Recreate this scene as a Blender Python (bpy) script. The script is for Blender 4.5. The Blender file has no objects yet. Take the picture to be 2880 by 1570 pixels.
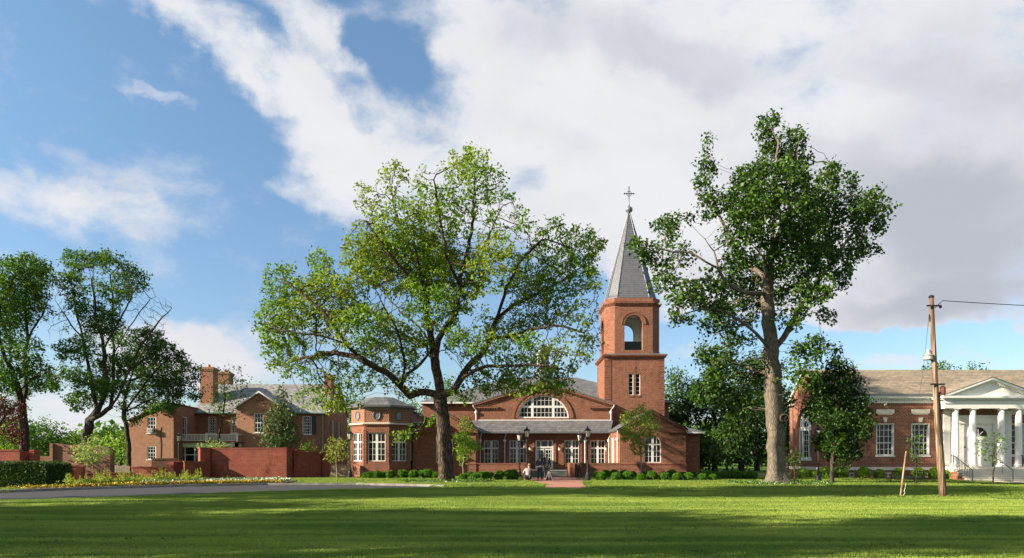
import bpy, bmesh, math, random
import numpy as np
from mathutils import Vector, Matrix
from mathutils.geometry import tessellate_polygon
R = math.radians
C = bpy.context.scene.collection
sc = bpy.context.scene

# ------------------------------------------------------------------ camera, sky, sun, exposure
FPX = 1920.0; HZ = 1288.0; CX = 1440.0; EYE = 1.65
cam_d = bpy.data.cameras.new('camera'); cam = bpy.data.objects.new('camera', cam_d); C.objects.link(cam)
cam.location = (0, 0, EYE); cam.rotation_euler = (R(90), 0, 0)
cam_d.sensor_width = 36; cam_d.lens = 24; cam_d.shift_y = (HZ - 785) / 2880.0
cam_d.clip_start = .1; cam_d.clip_end = 6000
sc.camera = cam
sc.view_settings.view_transform = 'Standard'; sc.view_settings.look = 'None'
sc.view_settings.gamma = 1; sc.view_settings.exposure = 1.45; sc.view_settings.use_curve_mapping = False
sc.render.resolution_x = 1024; sc.render.resolution_y = 558

SUN = Vector((1, .30, -.45)).normalized()          # direction the light travels
sl = bpy.data.lights.new('sun', 'SUN'); sl.energy = 5.0; sl.angle = R(.55); sl.color = (1, .87, .70)
so = bpy.data.objects.new('sun', sl); C.objects.link(so); so.location = (-30, -10, 40)
so.rotation_euler = SUN.to_track_quat('-Z', 'Y').to_euler()

def X(px, Y): return (px - CX) * Y / FPX
def Z(py, Y): return EYE + (HZ - py) * Y / FPX
def P(px, py, Y): return Vector((X(px, Y), Y, Z(py, Y)))
def G(px, py, z=0.0):
    Y = (EYE - z) * FPX / (py - HZ)
    return (X(px, Y), Y)

# node helper ------------------------------------------------------
class NT:
    def __init__(s, nt): s.nt = nt; s.L = nt.links
    def n(s, typ, **kw):
        nd = s.nt.nodes.new(typ)
        for k, v in kw.items():
            if k.startswith('i_'):
                nm = k[2:]; nd.inputs[int(nm) if nm.isdigit() else nm.replace('_', ' ')].default_value = v
            else: setattr(nd, k, v)
        return nd
    def put(s, inp, v):
        if hasattr(v, 'is_output') or isinstance(v, bpy.types.NodeSocket): s.L.new(v, inp)
        else: inp.default_value = v
    def m(s, op, a, b=0.0, c=None, clamp=False):
        nd = s.nt.nodes.new('ShaderNodeMath'); nd.operation = op; nd.use_clamp = clamp
        s.put(nd.inputs[0], a); s.put(nd.inputs[1], b)
        if c is not None: s.put(nd.inputs[2], c)
        return nd.outputs[0]
    def vm(s, op, a, b=(0, 0, 0)):
        nd = s.nt.nodes.new('ShaderNodeVectorMath'); nd.operation = op
        s.put(nd.inputs[0], a); s.put(nd.inputs[1], b)
        return nd.outputs['Value'] if op in ('DOT_PRODUCT', 'LENGTH', 'DISTANCE') else nd.outputs[0]
    def mix(s, f, a, b, typ='MIX'):
        nd = s.nt.nodes.new('ShaderNodeMix'); nd.data_type = 'RGBA'; nd.blend_type = typ; nd.clamp_factor = True
        s.put(nd.inputs[0], f); s.put(nd.inputs[6], a); s.put(nd.inputs[7], b)
        return nd.outputs[2]
    def ss(s, v, a, b, t0=0.0, t1=1.0):
        nd = s.nt.nodes.new('ShaderNodeMapRange'); nd.interpolation_type = 'SMOOTHSTEP'
        s.put(nd.inputs[0], v); nd.inputs[1].default_value = a; nd.inputs[2].default_value = b
        nd.inputs[3].default_value = t0; nd.inputs[4].default_value = t1
        return nd.outputs[0]
    def noise(s, vec, scale, detail=4, rough=.55, dist=0, lac=2.0):
        nd = s.nt.nodes.new('ShaderNodeTexNoise')
        if vec is not None: s.L.new(vec, nd.inputs['Vector'])
        nd.inputs['Scale'].default_value = scale; nd.inputs['Detail'].default_value = detail
        nd.inputs['Roughness'].default_value = rough; nd.inputs['Distortion'].default_value = dist
        nd.inputs['Lacunarity'].default_value = lac
        return nd.outputs[0]

def c4(c): return (c[0], c[1], c[2], 1.0)

# world -------------------------------------------------------------
W = bpy.data.worlds.new('World'); sc.world = W; W.use_nodes = True
w = NT(W.node_tree); W.node_tree.nodes.clear()
wo = w.n('ShaderNodeOutputWorld'); bg = w.n('ShaderNodeBackground'); bg.inputs[1].default_value = 1.0
sky = w.n('ShaderNodeTexSky'); sky.sky_type = 'NISHITA'; sky.sun_disc = False
sky.sun_elevation = math.asin(-SUN.z); sky.sun_rotation = math.atan2(-SUN.x, -SUN.y)
sky.air_density = 1.0; sky.dust_density = .6; sky.ozone_density = 2.0
tc = w.n('ShaderNodeTexCoord')
sep = w.n('ShaderNodeSeparateXYZ'); w.L.new(tc.outputs['Generated'], sep.inputs[0])
den = w.m('ADD', sep.outputs[1], 1.02)
su = w.m('DIVIDE', w.m('MULTIPLY', sep.outputs[0], 2), den)
sv = w.m('DIVIDE', w.m('MULTIPLY', sep.outputs[2], 2), den)
def sky_uv(px, py):
    d = Vector(((px - CX) / FPX, 1, (HZ - py) / FPX)).normalized()
    return 2 * d.x / (1.02 + d.y), 2 * d.z / (1.02 + d.y)
uv = w.n('ShaderNodeCombineXYZ'); w.L.new(su, uv.inputs[0]); w.L.new(sv, uv.inputs[1])
# warp the coordinates so no outline stays smooth
wn = w.n('ShaderNodeTexNoise'); w.L.new(uv.outputs[0], wn.inputs['Vector']); wn.inputs['Scale'].default_value = 9
wn.inputs['Detail'].default_value = 6; wn.inputs['Roughness'].default_value = .6
wv = w.vm('SCALE', w.vm('SUBTRACT', wn.outputs['Color'], (.5, .5, .5))); wv.node.inputs[3].default_value = .11
uvw = w.vm('ADD', uv.outputs[0], wv)
def blob(px, py, rx, ry, amp, rot=0, soft=1.0):
    u, v = sky_uv(px, py); du = abs(sky_uv(px + rx, py)[0] - sky_uv(px - rx, py)[0]) / 2
    dv = abs(sky_uv(px, py + ry)[1] - sky_uv(px, py - ry)[1]) / 2
    mp = w.n('ShaderNodeMapping'); mp.vector_type = 'TEXTURE'
    w.L.new(uvw, mp.inputs[0]); mp.inputs[1].default_value = (u, v, 0)
    mp.inputs[2].default_value = (0, 0, R(rot)); mp.inputs[3].default_value = (du, dv, 1)
    sp = w.n('ShaderNodeSeparateXYZ'); w.L.new(mp.outputs[0], sp.inputs[0])
    cb = w.n('ShaderNodeCombineXYZ'); w.L.new(sp.outputs[0], cb.inputs[0]); w.L.new(sp.outputs[1], cb.inputs[1])
    ln = w.vm('LENGTH', cb.outputs[0])
    return w.ss(ln, 1.35, .35, 0, amp)
def addup(lst):
    a = lst[0]
    for b in lst[1:]: a = w.m('ADD', a, b)
    return a
COV = [  # px, py, rx, ry, amount, rotation : where the clouds lie
 (2300, 300, 980, 720, 1.0, 0), (2500, 640, 750, 300, .5, 0), (2400, 830, 560, 130, .7, 0), (1950, 700, 250, 200, .4, 0), (1560, 330, 360, 330, .6, 0), (1560, 620, 330, 130, .35, 0),
 (1150, 470, 330, 170, .62, 0), (1000, 380, 220, 230, .55, -20), (880, 300, 120, 210, .45, 20), (830, 545, 110, 45, .4, 0),
 (650, 120, 260, 100, .66, -28), (480, 60, 150, 70, .35, -30), (720, 210, 120, 80, .45, -20), (860, 60, 170, 70, .55, -30), (900, 160, 110, 90, .35, 0), (1340, 50, 190, 130, .7, 0), (1320, 230, 140, 120, .4, 0),
 (420, 250, 110, 26, .42, -10), (70, 530, 230, 100, .62, -6), (380, 580, 260, 70, .42, -10), (250, 440, 260, 40, .28, -8), (540, 1010, 330, 90, 1.0, -10), (650, 960, 200, 60, .4, 0),
 (100, 1180, 520, 90, .8, 0), (1930, 985, 150, 34, .5, 0), (2700, 1012, 360, 28, .45, 0), (1660, 990, 200, 50, .3, 0), (250, 650, 300, 50, .2, 0),
 (1100, 140, 110, 90, -.40, 10), (1250, 90, 100, 50, -.22, -10), (1180, 370, 90, 34, -.35, 0), (960, 240, 80, 50, -.35, -30), (1480, 540, 70, 60, -.4, 0), (1030, 320, 50, 40, -.25, 0), (560, 330, 120, 90, -.2, 0), (770, 230, 60, 50, -.5, -30), (1010, 110, 60, 60, -.35, 0), (400, 120, 80, 60, -.2, 0),
 (1690, 850, 200, 80, -1.0, 0), (2030, 925, 250, 60, -1.0, 0), (2640, 950, 440, 40, -1.3, -3), (2000, 1000, 400, 60, -.3, 0)]
base = addup([blob(*b) for b in COV])
vv = w.n('ShaderNodeMapping'); w.L.new(uv.outputs[0], vv.inputs[0]); vv.inputs[3].default_value = (1.0, 1.55, 1); vv.inputs[2].default_value = (0, 0, R(12))
n1 = w.noise(vv.outputs[0], 7.5, 10, .60, .2)
n2 = w.noise(uv.outputs[0], 2.3, 5, .5, 0)
dens = w.m('ADD', base, w.m('MULTIPLY', w.m('SUBTRACT', n1, .5), 2.3))
dens = w.m('ADD', dens, w.m('MULTIPLY', w.m('SUBTRACT', n2, .5), .35))
back = w.ss(sep.outputs[1], .25, -.25, 0, .5)
dens = w.m('ADD', dens, back)
mask = w.ss(dens, -.02, .95)
n3 = w.noise(vv.outputs[0], 3.6, 6, .5, .3)
GREY = [(2760, 640, 420, 200, .85, 8), (2300, 480, 420, 130, .45, -12), (2600, 860, 430, 70, .6, 5), (1900, 150, 420, 90, .4, -14), (2200, 820, 260, 90, .35, 0), (2780, 330, 300, 120, .3, -10), (2000, 760, 200, 80, .3, 0), (1500, 60, 160, 110, .3, 0), (2450, 180, 260, 80, .3, -12), (1560, 420, 200, 70, .2, -15)]
g = addup([blob(*b) for b in GREY])
gs = w.ss(w.m('ADD', g, w.m('MULTIPLY', w.m('SUBTRACT', n3, .5), 1.7)), -.15, .95)
thick = w.ss(dens, .5, 1.3)
ccol = w.mix(gs, (.315, .318, .328, 1), (.185, .196, .222, 1))
ccol = w.mix(w.m('MULTIPLY', w.m('SUBTRACT', 1.0, thick), .35), ccol, (.27, .285, .315, 1))
skc = w.vm('SCALE', sky.outputs[0]); skc.node.inputs[3].default_value = .069
# the sky's deeper blue higher up, as photographed
tint = w.mix(w.ss(sv, .05, .62), (.80, .86, .92, 1), (1.02, 1.14, 1.13, 1))
skt = w.vm('MULTIPLY', skc, tint)
fin = w.mix(mask, skt, ccol)
w.L.new(fin, bg.inputs[0]); w.L.new(bg.outputs[0], wo.inputs[0])

# ------------------------------------------------------------------ mesh builder
class MB:
    def __init__(s): s.v = []; s.f = []; s.M = None; s.mi = []; s.cur = 0; s.uvm = None
    def _a(s, pts):
        b = len(s.v)
        if s.M is None: s.v += [tuple(p) for p in pts]
        else: s.v += [tuple(s.M @ Vector(p)) for p in pts]
        return b
    def poly(s, pts):
        b = s._a(pts); s.f.append(tuple(range(b, b + len(pts)))); s.mi.append(s.cur)
    def faces(s, pts, fs):
        b = s._a(pts)
        for f in fs: s.f.append(tuple(i + b for i in f)); s.mi.append(s.cur)
    def box(s, x0, x1, y0, y1, z0, z1):
        s.faces([(x0,y0,z0),(x1,y0,z0),(x1,y1,z0),(x0,y1,z0),(x0,y0,z1),(x1,y0,z1),(x1,y1,z1),(x0,y1,z1)],
                [(0,3,2,1),(4,5,6,7),(0,1,5,4),(1,2,6,5),(2,3,7,6),(3,0,4,7)])
    def prism(s, outline, d0, d1, axis='y'):
        n = len(outline)
        if axis == 'y': p = [(u, d0, z) for u, z in outline] + [(u, d1, z) for u, z in outline]
        elif axis == 'x': p = [(d0, u, z) for u, z in outline] + [(d1, u, z) for u, z in outline]
        else: p = [(u, q, d0) for u, q in outline] + [(u, q, d1) for u, q in outline]
        fs = [(i, (i + 1) % n, n + (i + 1) % n, n + i) for i in range(n)]
        tr = tessellate_polygon([[Vector((u, z, 0)) for u, z in outline]])
        fs += [tuple(t) for t in tr] + [tuple(i + n for i in t) for t in tr]
        s.faces(p, fs)
    def wall(s, outline, holes=(), reveal=.22, thick=.35):
        loops = [[Vector((u, z, 0)) for u, z in outline]] + [[Vector((u, z, 0)) for u, z in h] for h in holes]
        flat = [p for l in loops for p in l]
        tr = tessellate_polygon(loops)
        s.faces([(p.x, 0, p.y) for p in flat], [tuple(t) for t in tr])
        for l, dep in [(loops[0], thick)] + [(l, reveal) for l in loops[1:]]:
            n = len(l)
            s.faces([(p.x, 0, p.y) for p in l] + [(p.x, dep, p.y) for p in l],
                    [(i, (i + 1) % n, n + (i + 1) % n, n + i) for i in range(n)])
    def slab(s, q, t=.12):
        a, b, c = Vector(q[0]), Vector(q[1]), Vector(q[2]); nrm = (b - a).cross(c - a).normalized()
        if nrm.z > 0: nrm = -nrm
        n = len(q)
        s.faces([tuple(p) for p in q] + [tuple(Vector(p) + nrm * t) for p in q],
                [tuple(range(n)), tuple(range(2 * n - 1, n - 1, -1))] + [(i, (i + 1) % n, n + (i + 1) % n, n + i) for i in range(n)])
    def tube(s, pts, rad, n=8, cap=True):
        pts = [Vector(p) for p in pts]; m = len(pts)
        if not hasattr(rad, '__len__'): rad = [rad] * m
        vs = []; prev = None
        for i, p in enumerate(pts):
            d = (pts[min(i + 1, m - 1)] - pts[max(i - 1, 0)])
            d = d.normalized() if d.length > 1e-9 else Vector((0, 0, 1))
            if prev is None:
                prev = d.orthogonal().normalized()
            a = (prev - d * prev.dot(d))
            a = a.normalized() if a.length > 1e-6 else d.orthogonal().normalized()
            prev = a; b = d.cross(a)
            for k in range(n):
                t = 2 * math.pi * k / n
                vs.append(p + (a * math.cos(t) + b * math.sin(t)) * rad[i])
        fs = [(i * n + k, i * n + (k + 1) % n, (i + 1) * n + (k + 1) % n, (i + 1) * n + k) for i in range(m - 1) for k in range(n)]
        if cap: fs += [tuple(range(n - 1, -1, -1)), tuple(range((m - 1) * n, m * n))]
        s.faces(vs, fs)
    def lathe(s, c, prof, n=16, cap=True, ph=0):
        vs = [(c[0] + r * math.cos(2 * math.pi * (k + ph) / n), c[1] + r * math.sin(2 * math.pi * (k + ph) / n), c[2] + z) for r, z in prof for k in range(n)]
        m = len(prof)
        fs = [(i * n + k, i * n + (k + 1) % n, (i + 1) * n + (k + 1) % n, (i + 1) * n + k) for i in range(m - 1) for k in range(n)]
        if cap: fs += [tuple(range(n - 1, -1, -1)), tuple(range((m - 1) * n, m * n))]
        s.faces(vs, fs)
    def build(s, name, mat, parent=None, smooth=False, label=None):
        me = bpy.data.meshes.new(name)
        off = parent_loc(parent)
        me.from_pydata([(a - off[0], b - off[1], c - off[2]) for a, b, c in s.v], [], s.f)
        mats = mat if isinstance(mat, (list, tuple)) else [mat]
        for m_ in mats: me.materials.append(m_)
        if len(mats) > 1: me.polygons.foreach_set('material_index', s.mi)
        if smooth: me.polygons.foreach_set('use_smooth', [True] * len(me.polygons))
        me.update()
        o = bpy.data.objects.new(name, me); C.objects.link(o)
        if parent is not None: o.parent = parent
        if label: o['label'] = label
        return o
def parent_loc(p):
    x = Vector((0, 0, 0))
    while p is not None: x += p.location; p = p.parent
    return x
def tag(o, label=None, cat=None, group=None, kind=None):
    if label: o['label'] = label
    if cat: o['category'] = cat
    if group: o['group'] = group
    if kind: o['kind'] = kind
    return o
def thing(name, loc, label, cat, group=None):
    o = bpy.data.objects.new(name, None); C.objects.link(o); o.location = loc; o.empty_display_size = .3
    return tag(o, label, cat, group)
def kids(o): return [c for c in C.objects if c.parent is o]
def copy_tree(o, parent=None):
    c = o.copy(); C.objects.link(c)
    if parent is not None: c.parent = parent
    for ch in kids(o): copy_tree(ch, c)
    return c
def frame(origin, ang=0.0):
    """facade frame: local x along wall, local y into the building, z up"""
    return Matrix.Translation(Vector(origin)) @ Matrix.Rotation(ang, 4, 'Z')
def arch(u0, u1, z0, zs, n=14, rise=None):
    """outline of an opening with an arched head"""
    r = (u1 - u0) / 2; c = (u0 + u1) / 2; rise = r if rise is None else rise
    return [(u0, z0), (u1, z0)] + [(c + r * math.cos(t), zs + rise * math.sin(t)) for t in [math.pi * k / n for k in range(n + 1)]]
def rect(u0, u1, z0, z1): return [(u0, z0), (u1, z0), (u1, z1), (u0, z1)]

# ------------------------------------------------------------------ materials
MATS = {}
def newmat(name):
    m = bpy.data.materials.new(name); m.use_nodes = True; m.node_tree.nodes.clear()
    t = NT(m.node_tree); o = t.n('ShaderNodeOutputMaterial'); b = t.n('ShaderNodeBsdfPrincipled')
    t.L.new(b.outputs[0], o.inputs[0]); MATS[name] = m
    return m, t, b, o
def plain(name, col, rough=.6, metal=0, var=.12, scale=6, bump=0, spec=.4):
    m, t, b, o = newmat(name)
    tcn = t.n('ShaderNodeTexCoord'); n = t.noise(tcn.outputs['Object'], scale, 5, .6)
    f = t.ss(n, .3, .7, 1 - var, 1 + var)
    t.L.new(t.vm('MULTIPLY', c4(col)[:3], vec3(t, f)), b.inputs['Base Color'])
    b.inputs['Roughness'].default_value = rough; b.inputs['Metallic'].default_value = metal
    b.inputs['Specular IOR Level'].default_value = spec
    if bump:
        bp = t.n('ShaderNodeBump'); bp.inputs['Strength'].default_value = bump; bp.inputs['Distance'].default_value = .02
        t.L.new(n, bp.inputs['Height']); t.L.new(bp.outputs[0], b.inputs['Normal'])
    return m
def vec3(t, f):
    cb = t.n('ShaderNodeCombineXYZ')
    for i in range(3): t.L.new(f, cb.inputs[i])
    return cb.outputs[0]
def wall_uv(t):
    tcn = t.n('ShaderNodeTexCoord'); ge = t.n('ShaderNodeNewGeometry')
    T = t.vm('CROSS_PRODUCT', (0, 0, 1), ge.outputs['True Normal'])
    T = t.vm('NORMALIZE', T)
    u = t.vm('DOT_PRODUCT', tcn.outputs['Object'], T)
    sp = t.n('ShaderNodeSeparateXYZ'); t.L.new(tcn.outputs['Object'], sp.inputs[0])
    cb = t.n('ShaderNodeCombineXYZ'); t.L.new(u, cb.inputs[0]); t.L.new(sp.outputs[2], cb.inputs[1])
    return cb.outputs[0], tcn.outputs['Object']
def brickmat(name, ca, cb_, mortar, bw=.215, rh=.075, ms=.012, patch=.25, pcol=None, dark=None, bump=.3, rough=.85, eff=.22):
    m, t, b, o = newmat(name)
    uvn, ob = wall_uv(t)
    br = t.n('ShaderNodeTexBrick'); t.L.new(uvn, br.inputs['Vector'])
    br.inputs['Color1'].default_value = c4(ca); br.inputs['Color2'].default_value = c4(cb_); br.inputs['Mortar'].default_value = c4(mortar)
    br.inputs['Scale'].default_value = 1; br.inputs['Mortar Size'].default_value = ms; br.inputs['Mortar Smooth'].default_value = .2
    br.inputs['Brick Width'].default_value = bw; br.inputs['Row Height'].default_value = rh; br.offset = .5
    n = t.noise(ob, 1.1, 6, .6); n2 = t.noise(ob, .35, 4, .6); n3 = t.noise(ob, 9, 3, .6)
    col = t.mix(t.ss(n, .35, .75, 0, patch), br.outputs[0], c4(pcol or [x * .6 for x in ca]))
    if dark: col = t.mix(t.ss(n2, .5, .7, 0, .5), col, c4(dark))
    col = t.mix(t.ss(n3, .45, .8, 0, .25), col, c4([x * .5 for x in cb_]))
    mp = t.n('ShaderNodeMapping'); t.L.new(ob, mp.inputs[0]); mp.inputs[3].default_value = (1, 1, .45); n4 = t.noise(mp.outputs[0], 1.7, 7, .68)
    col = t.mix(t.ss(n4, .56, .72, 0, eff), col, c4([x * 1.1 + .05 for x in mortar])); n5 = t.noise(mp.outputs[0], .9, 6, .7); col = t.mix(t.ss(n5, .54, .68, 0, eff * 1.6), col, c4([x * .55 for x in cb_]))
    t.L.new(col, b.inputs['Base Color']); b.inputs['Roughness'].default_value = rough; b.inputs['Specular IOR Level'].default_value = .2
    bp = t.n('ShaderNodeBump'); bp.inputs['Strength'].default_value = bump; bp.inputs['Distance'].default_value = .02; bp.invert = True
    t.L.new(br.outputs['Fac'], bp.inputs['Height']); t.L.new(bp.outputs[0], b.inputs['Normal'])
    return m
BR_CH = brickmat('church_brick', (.235, .070, .036), (.10, .030, .018), (.34, .21, .14), bw=.30, rh=.115, ms=.013)
BR_TOWN = brickmat('house_brick', (.37, .155, .085), (.20, .08, .045), (.40, .27, .19), dark=(.14, .075, .05), patch=.35, bw=.30, rh=.105, ms=.014)
BR_RED = brickmat('garden_wall_brick', (.26, .058, .034), (.15, .034, .022), (.30, .12, .08), dark=(.24, .11, .08), patch=.6, pcol=(.15, .036, .024), bw=.30, rh=.10, ms=.012, eff=.45)
BR_OLD = brickmat('old_brick', (.20, .075, .042), (.12, .045, .03), (.27, .18, .13), dark=(.09, .045, .035), patch=.4, pcol=(.26, .16, .11), bw=.3, rh=.11)
BR_LIB = brickmat('library_brick', (.235, .068, .034), (.11, .032, .02), (.40, .27, .18), bw=.30, rh=.115, ms=.015)
BR_LAT = brickmat('lattice_brick', (.25, .075, .04), (.18, .05, .032), (.36, .25, .17), bw=.16, rh=.16, ms=.02)
def slate(name, ca, cb_, joint, bw=.3, rh=.16, rough=.6, var=.5):
    m, t, b, o = newmat(name)
    uvn, ob = wall_uv(t)
    br = t.n('ShaderNodeTexBrick'); t.L.new(uvn, br.inputs['Vector'])
    br.inputs['Color1'].default_value = c4(ca); br.inputs['Color2'].default_value = c4(cb_); br.inputs['Mortar'].default_value = c4(joint)
    br.inputs['Scale'].default_value = 1; br.inputs['Mortar Size'].default_value = .014; br.inputs['Brick Width'].default_value = bw; br.inputs['Row Height'].default_value = rh
    mp = t.n('ShaderNodeMapping'); t.L.new(ob, mp.inputs[0]); mp.inputs[3].default_value = (.35, .35, 3)
    n = t.noise(mp.outputs[0], 1.6, 6, .65)
    col = t.mix(t.ss(n, .35, .7, 0, var), br.outputs[0], c4([x * .62 for x in cb_]))
    t.L.new(col, b.inputs['Base Color']); b.inputs['Roughness'].default_value = rough
    bp = t.n('ShaderNodeBump'); bp.inputs['Strength'].default_value = .5; bp.inputs['Distance'].default_value = .03; bp.invert = True
    t.L.new(br.outputs['Fac'], bp.inputs['Height']); t.L.new(bp.outputs[0], b.inputs['Normal'])
    return m
SL_CH = slate('grey_slate', (.18, .176, .165), (.10, .103, .103), (.045, .045, .045), bw=.42, rh=.22)
SL_SP = slate('spire_slate', (.125, .132, .145), (.085, .092, .105), (.025, .028, .034), bw=.24, rh=.21, rough=.38, var=.2)
SL_LIB = slate('tan_slate', (.35, .28, .185), (.22, .18, .125), (.12, .10, .075), bw=.45, rh=.16)
SL_TN = slate('weathered_slate', (.31, .30, .27), (.16, .16, .155), (.08, .08, .08), bw=.42, rh=.2)
WHITE = plain('white_paint', (.66, .65, .61), .45, var=.05)
STONE = plain('limestone', (.60, .55, .45), .8, var=.1, bump=.1)
GREYST = plain('grey_stone_steps', (.17, .185, .17), .8, var=.15)
LEAD = plain('lead_flashing', (.17, .18, .19), .45, .4)
COPPER = plain('aged_copper', (.16, .26, .25), .6)
BLACK = plain('black_metal', (.018, .018, .018), .4, .3, spec=.5)
DARKB = plain('dark_brick_recess', (.05, .02, .012), .9)
MAROON = plain('maroon_trim', (.14, .03, .025), .6)
m, t, b, o = newmat('window_glass'); GLASS = m
b.inputs['Base Color'].default_value = (.012, .014, .015, 1); b.inputs['Roughness'].default_value = .04; b.inputs['Specular IOR Level'].default_value = .35
tcn = t.n('ShaderNodeTexCoord'); nn = t.noise(tcn.outputs['Object'], 1.2, 3, .5)
bp = t.n('ShaderNodeBump'); bp.inputs['Strength'].default_value = .06; bp.inputs['Distance'].default_value = .05
t.L.new(nn, bp.inputs['Height']); t.L.new(bp.outputs[0], b.inputs['Normal'])
t.L.new(t.mix(t.ss(t.noise(tcn.outputs['Object'], 2.3, 2, .5), .42, .65), (.006, .008, .008, 1), (.022, .02, .018, 1)), b.inputs['Base Color'])
m, t, b, o = newmat('lantern_glass'); LGLASS = m
b.inputs['Base Color'].default_value = (.62, .57, .48, 1); b.inputs['Roughness'].default_value = .3
ASPH = plain('asphalt', (.026, .027, .029), .85, var=.2, scale=3, bump=.2)
CURB = plain('curb_concrete', (.20, .185, .16), .9, var=.25, scale=2)
MULCH = plain('mulch', (.055, .03, .02), .95, var=.5, scale=14, bump=.6)
PAVE = brickmat('brick_paving', (.42, .17, .10), (.33, .12, .075), (.36, .24, .17), patch=.3)
m, t, b, o = newmat('brick_paving_flat'); PAVE = m
tcn = t.n('ShaderNodeTexCoord'); br = t.n('ShaderNodeTexBrick'); t.L.new(tcn.outputs['Object'], br.inputs['Vector'])
br.inputs['Color1'].default_value = (.42, .18, .11, 1); br.inputs['Color2'].default_value = (.31, .12, .075, 1); br.inputs['Mortar'].default_value = (.3, .2, .15, 1)
br.inputs['Scale'].default_value = 1; br.inputs['Brick Width'].default_value = .4; br.inputs['Row Height'].default_value = .2; br.inputs['Mortar Size'].default_value = .01
t.L.new(t.mix(t.ss(t.noise(tcn.outputs['Object'], .7, 5), .4, .7, 0, .4), br.outputs[0], (.24, .12, .09, 1)), b.inputs['Base Color']); b.inputs['Roughness'].default_value = .85
# grassy soil under the blades
def grassmat(name, ca, cb_, stripe=True, blade=False):
    m, t, b, o = newmat(name)
    ge = t.n('ShaderNodeNewGeometry'); pos = ge.outputs['Position']
    n1 = t.noise(pos, .22, 5, .6); n2 = t.noise(pos, 3.5, 4, .6)
    mp = t.n('ShaderNodeMapping'); t.L.new(pos, mp.inputs[0]); mp.inputs[3].default_value = (.12, 1.5, 1); mp.inputs[2].default_value = (0, 0, R(3))
    n3 = t.noise(mp.outputs[0], 1.0, 3, .5)
    f = t.m('ADD', t.m('MULTIPLY', n1, .45), t.m('MULTIPLY', n3, .55)) if stripe else n1
    col = t.mix(t.ss(f, .40, .60), c4(ca), c4(cb_))
    col = t.mix(t.ss(n2, .55, .85, 0, .35), col, c4((cb_[0] * 1.3, cb_[1] * 1.0, cb_[2] * 1.1)))
    col = t.mix(t.ss(t.noise(mp.outputs[0], 2.6, 5, .7), .57, .68, 0, .75), col, c4((ca[0] * .55, ca[1] * .6, ca[2] * .6)))
    if blade:
        at = t.n('ShaderNodeAttribute'); at.attribute_name = 'tint'
        col = t.mix(t.m('MULTIPLY', at.outputs['Fac'], .5), col, (.21, .23, .05, 1))
        b.inputs['Roughness'].default_value = .5
        tr = t.n('ShaderNodeBsdfTranslucent'); t.L.new(col, tr.inputs[0]); mx = t.n('ShaderNodeMixShader'); mx.inputs[0].default_value = .35
        t.L.new(b.outputs[0], mx.inputs[1]); t.L.new(tr.outputs[0], mx.inputs[2]); t.L.new(mx.outputs[0], o.inputs[0])
        b.inputs['Specular IOR Level'].default_value = .3
    else:
        bp = t.n('ShaderNodeBump'); bp.inputs['Strength'].default_value = .7; bp.inputs['Distance'].default_value = .06
        t.L.new(t.noise(pos, 14, 4, .7), bp.inputs['Height']); t.L.new(bp.outputs[0], b.inputs['Normal']); b.inputs['Roughness'].default_value = .9
        b.inputs['Specular IOR Level'].default_value = .1
    t.L.new(col, b.inputs['Base Color'])
    return m
LAWN = grassmat('mown_lawn', (.05, .10, .012), (.14, .19, .03))
LAWNB = grassmat('lawn_blade', (.125, .235, .022), (.33, .43, .065), blade=True)
FARG = grassmat('rough_grass', (.06, .115, .014), (.10, .16, .02), stripe=False)
FARB = grassmat('long_blade', (.13, .23, .022), (.24, .33, .04), stripe=False, blade=True)
def leafmat(name, ca, cb_, cc=None, trans=.35, gloss=.45):
    m, t, b, o = newmat(name)
    at = t.n('ShaderNodeAttribute'); at.attribute_name = 'tint'
    col = t.mix(at.outputs['Fac'], c4(ca), c4(cb_))
    if cc:
        tcn = t.n('ShaderNodeTexCoord')
        col = t.mix(t.ss(t.noise(tcn.outputs['Object'], .22, 3, .5), .42, .62, 0, .8), col, c4(cc))
    t.L.new(col, b.inputs['Base Color']); b.inputs['Roughness'].default_value = gloss + .08; b.inputs['Specular IOR Level'].default_value = .22
    tr = t.n('ShaderNodeBsdfTranslucent'); t.L.new(t.vm('MULTIPLY', col, (1.25, 1.3, .7)), tr.inputs[0]); mx = t.n('ShaderNodeMixShader'); mx.inputs[0].default_value = trans
    t.L.new(b.outputs[0], mx.inputs[1]); t.L.new(tr.outputs[0], mx.inputs[2]); t.L.new(mx.outputs[0], o.inputs[0])
    return m
LF_ELM = leafmat('spring_leaf', (.060, .15, .012), (.17, .285, .022), (.22, .27, .022))
LF_DARK = leafmat('dark_leaf', (.024, .062, .010), (.085, .16, .018), trans=.22, gloss=.38)
LF_DEEP = leafmat('deep_leaf', (.014, .038, .007), (.050, .105, .014), trans=.18, gloss=.4)
LF_MID = leafmat('mid_leaf', (.045, .11, .014), (.12, .22, .028), trans=.3)
LF_PALE = leafmat('pale_leaf', (.20, .28, .07), (.38, .46, .15), trans=.35)
LF_LIME = leafmat('lime_leaf', (.13, .25, .025), (.26, .39, .05), trans=.4)
LF_YEL = leafmat('yellow_green_leaf', (.16, .24, .035), (.31, .37, .06), trans=.35)
LF_RED = leafmat('purple_leaf', (.05, .012, .012), (.12, .03, .022), trans=.2)
LF_BOX = leafmat('box_leaf', (.035, .105, .008), (.135, .30, .022), trans=.2)
LF_YEW = leafmat('hedge_leaf', (.025, .055, .012), (.075, .13, .02), trans=.15)
LF_CON = leafmat('needle_leaf', (.05, .085, .03), (.11, .16, .05), trans=.2)
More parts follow.
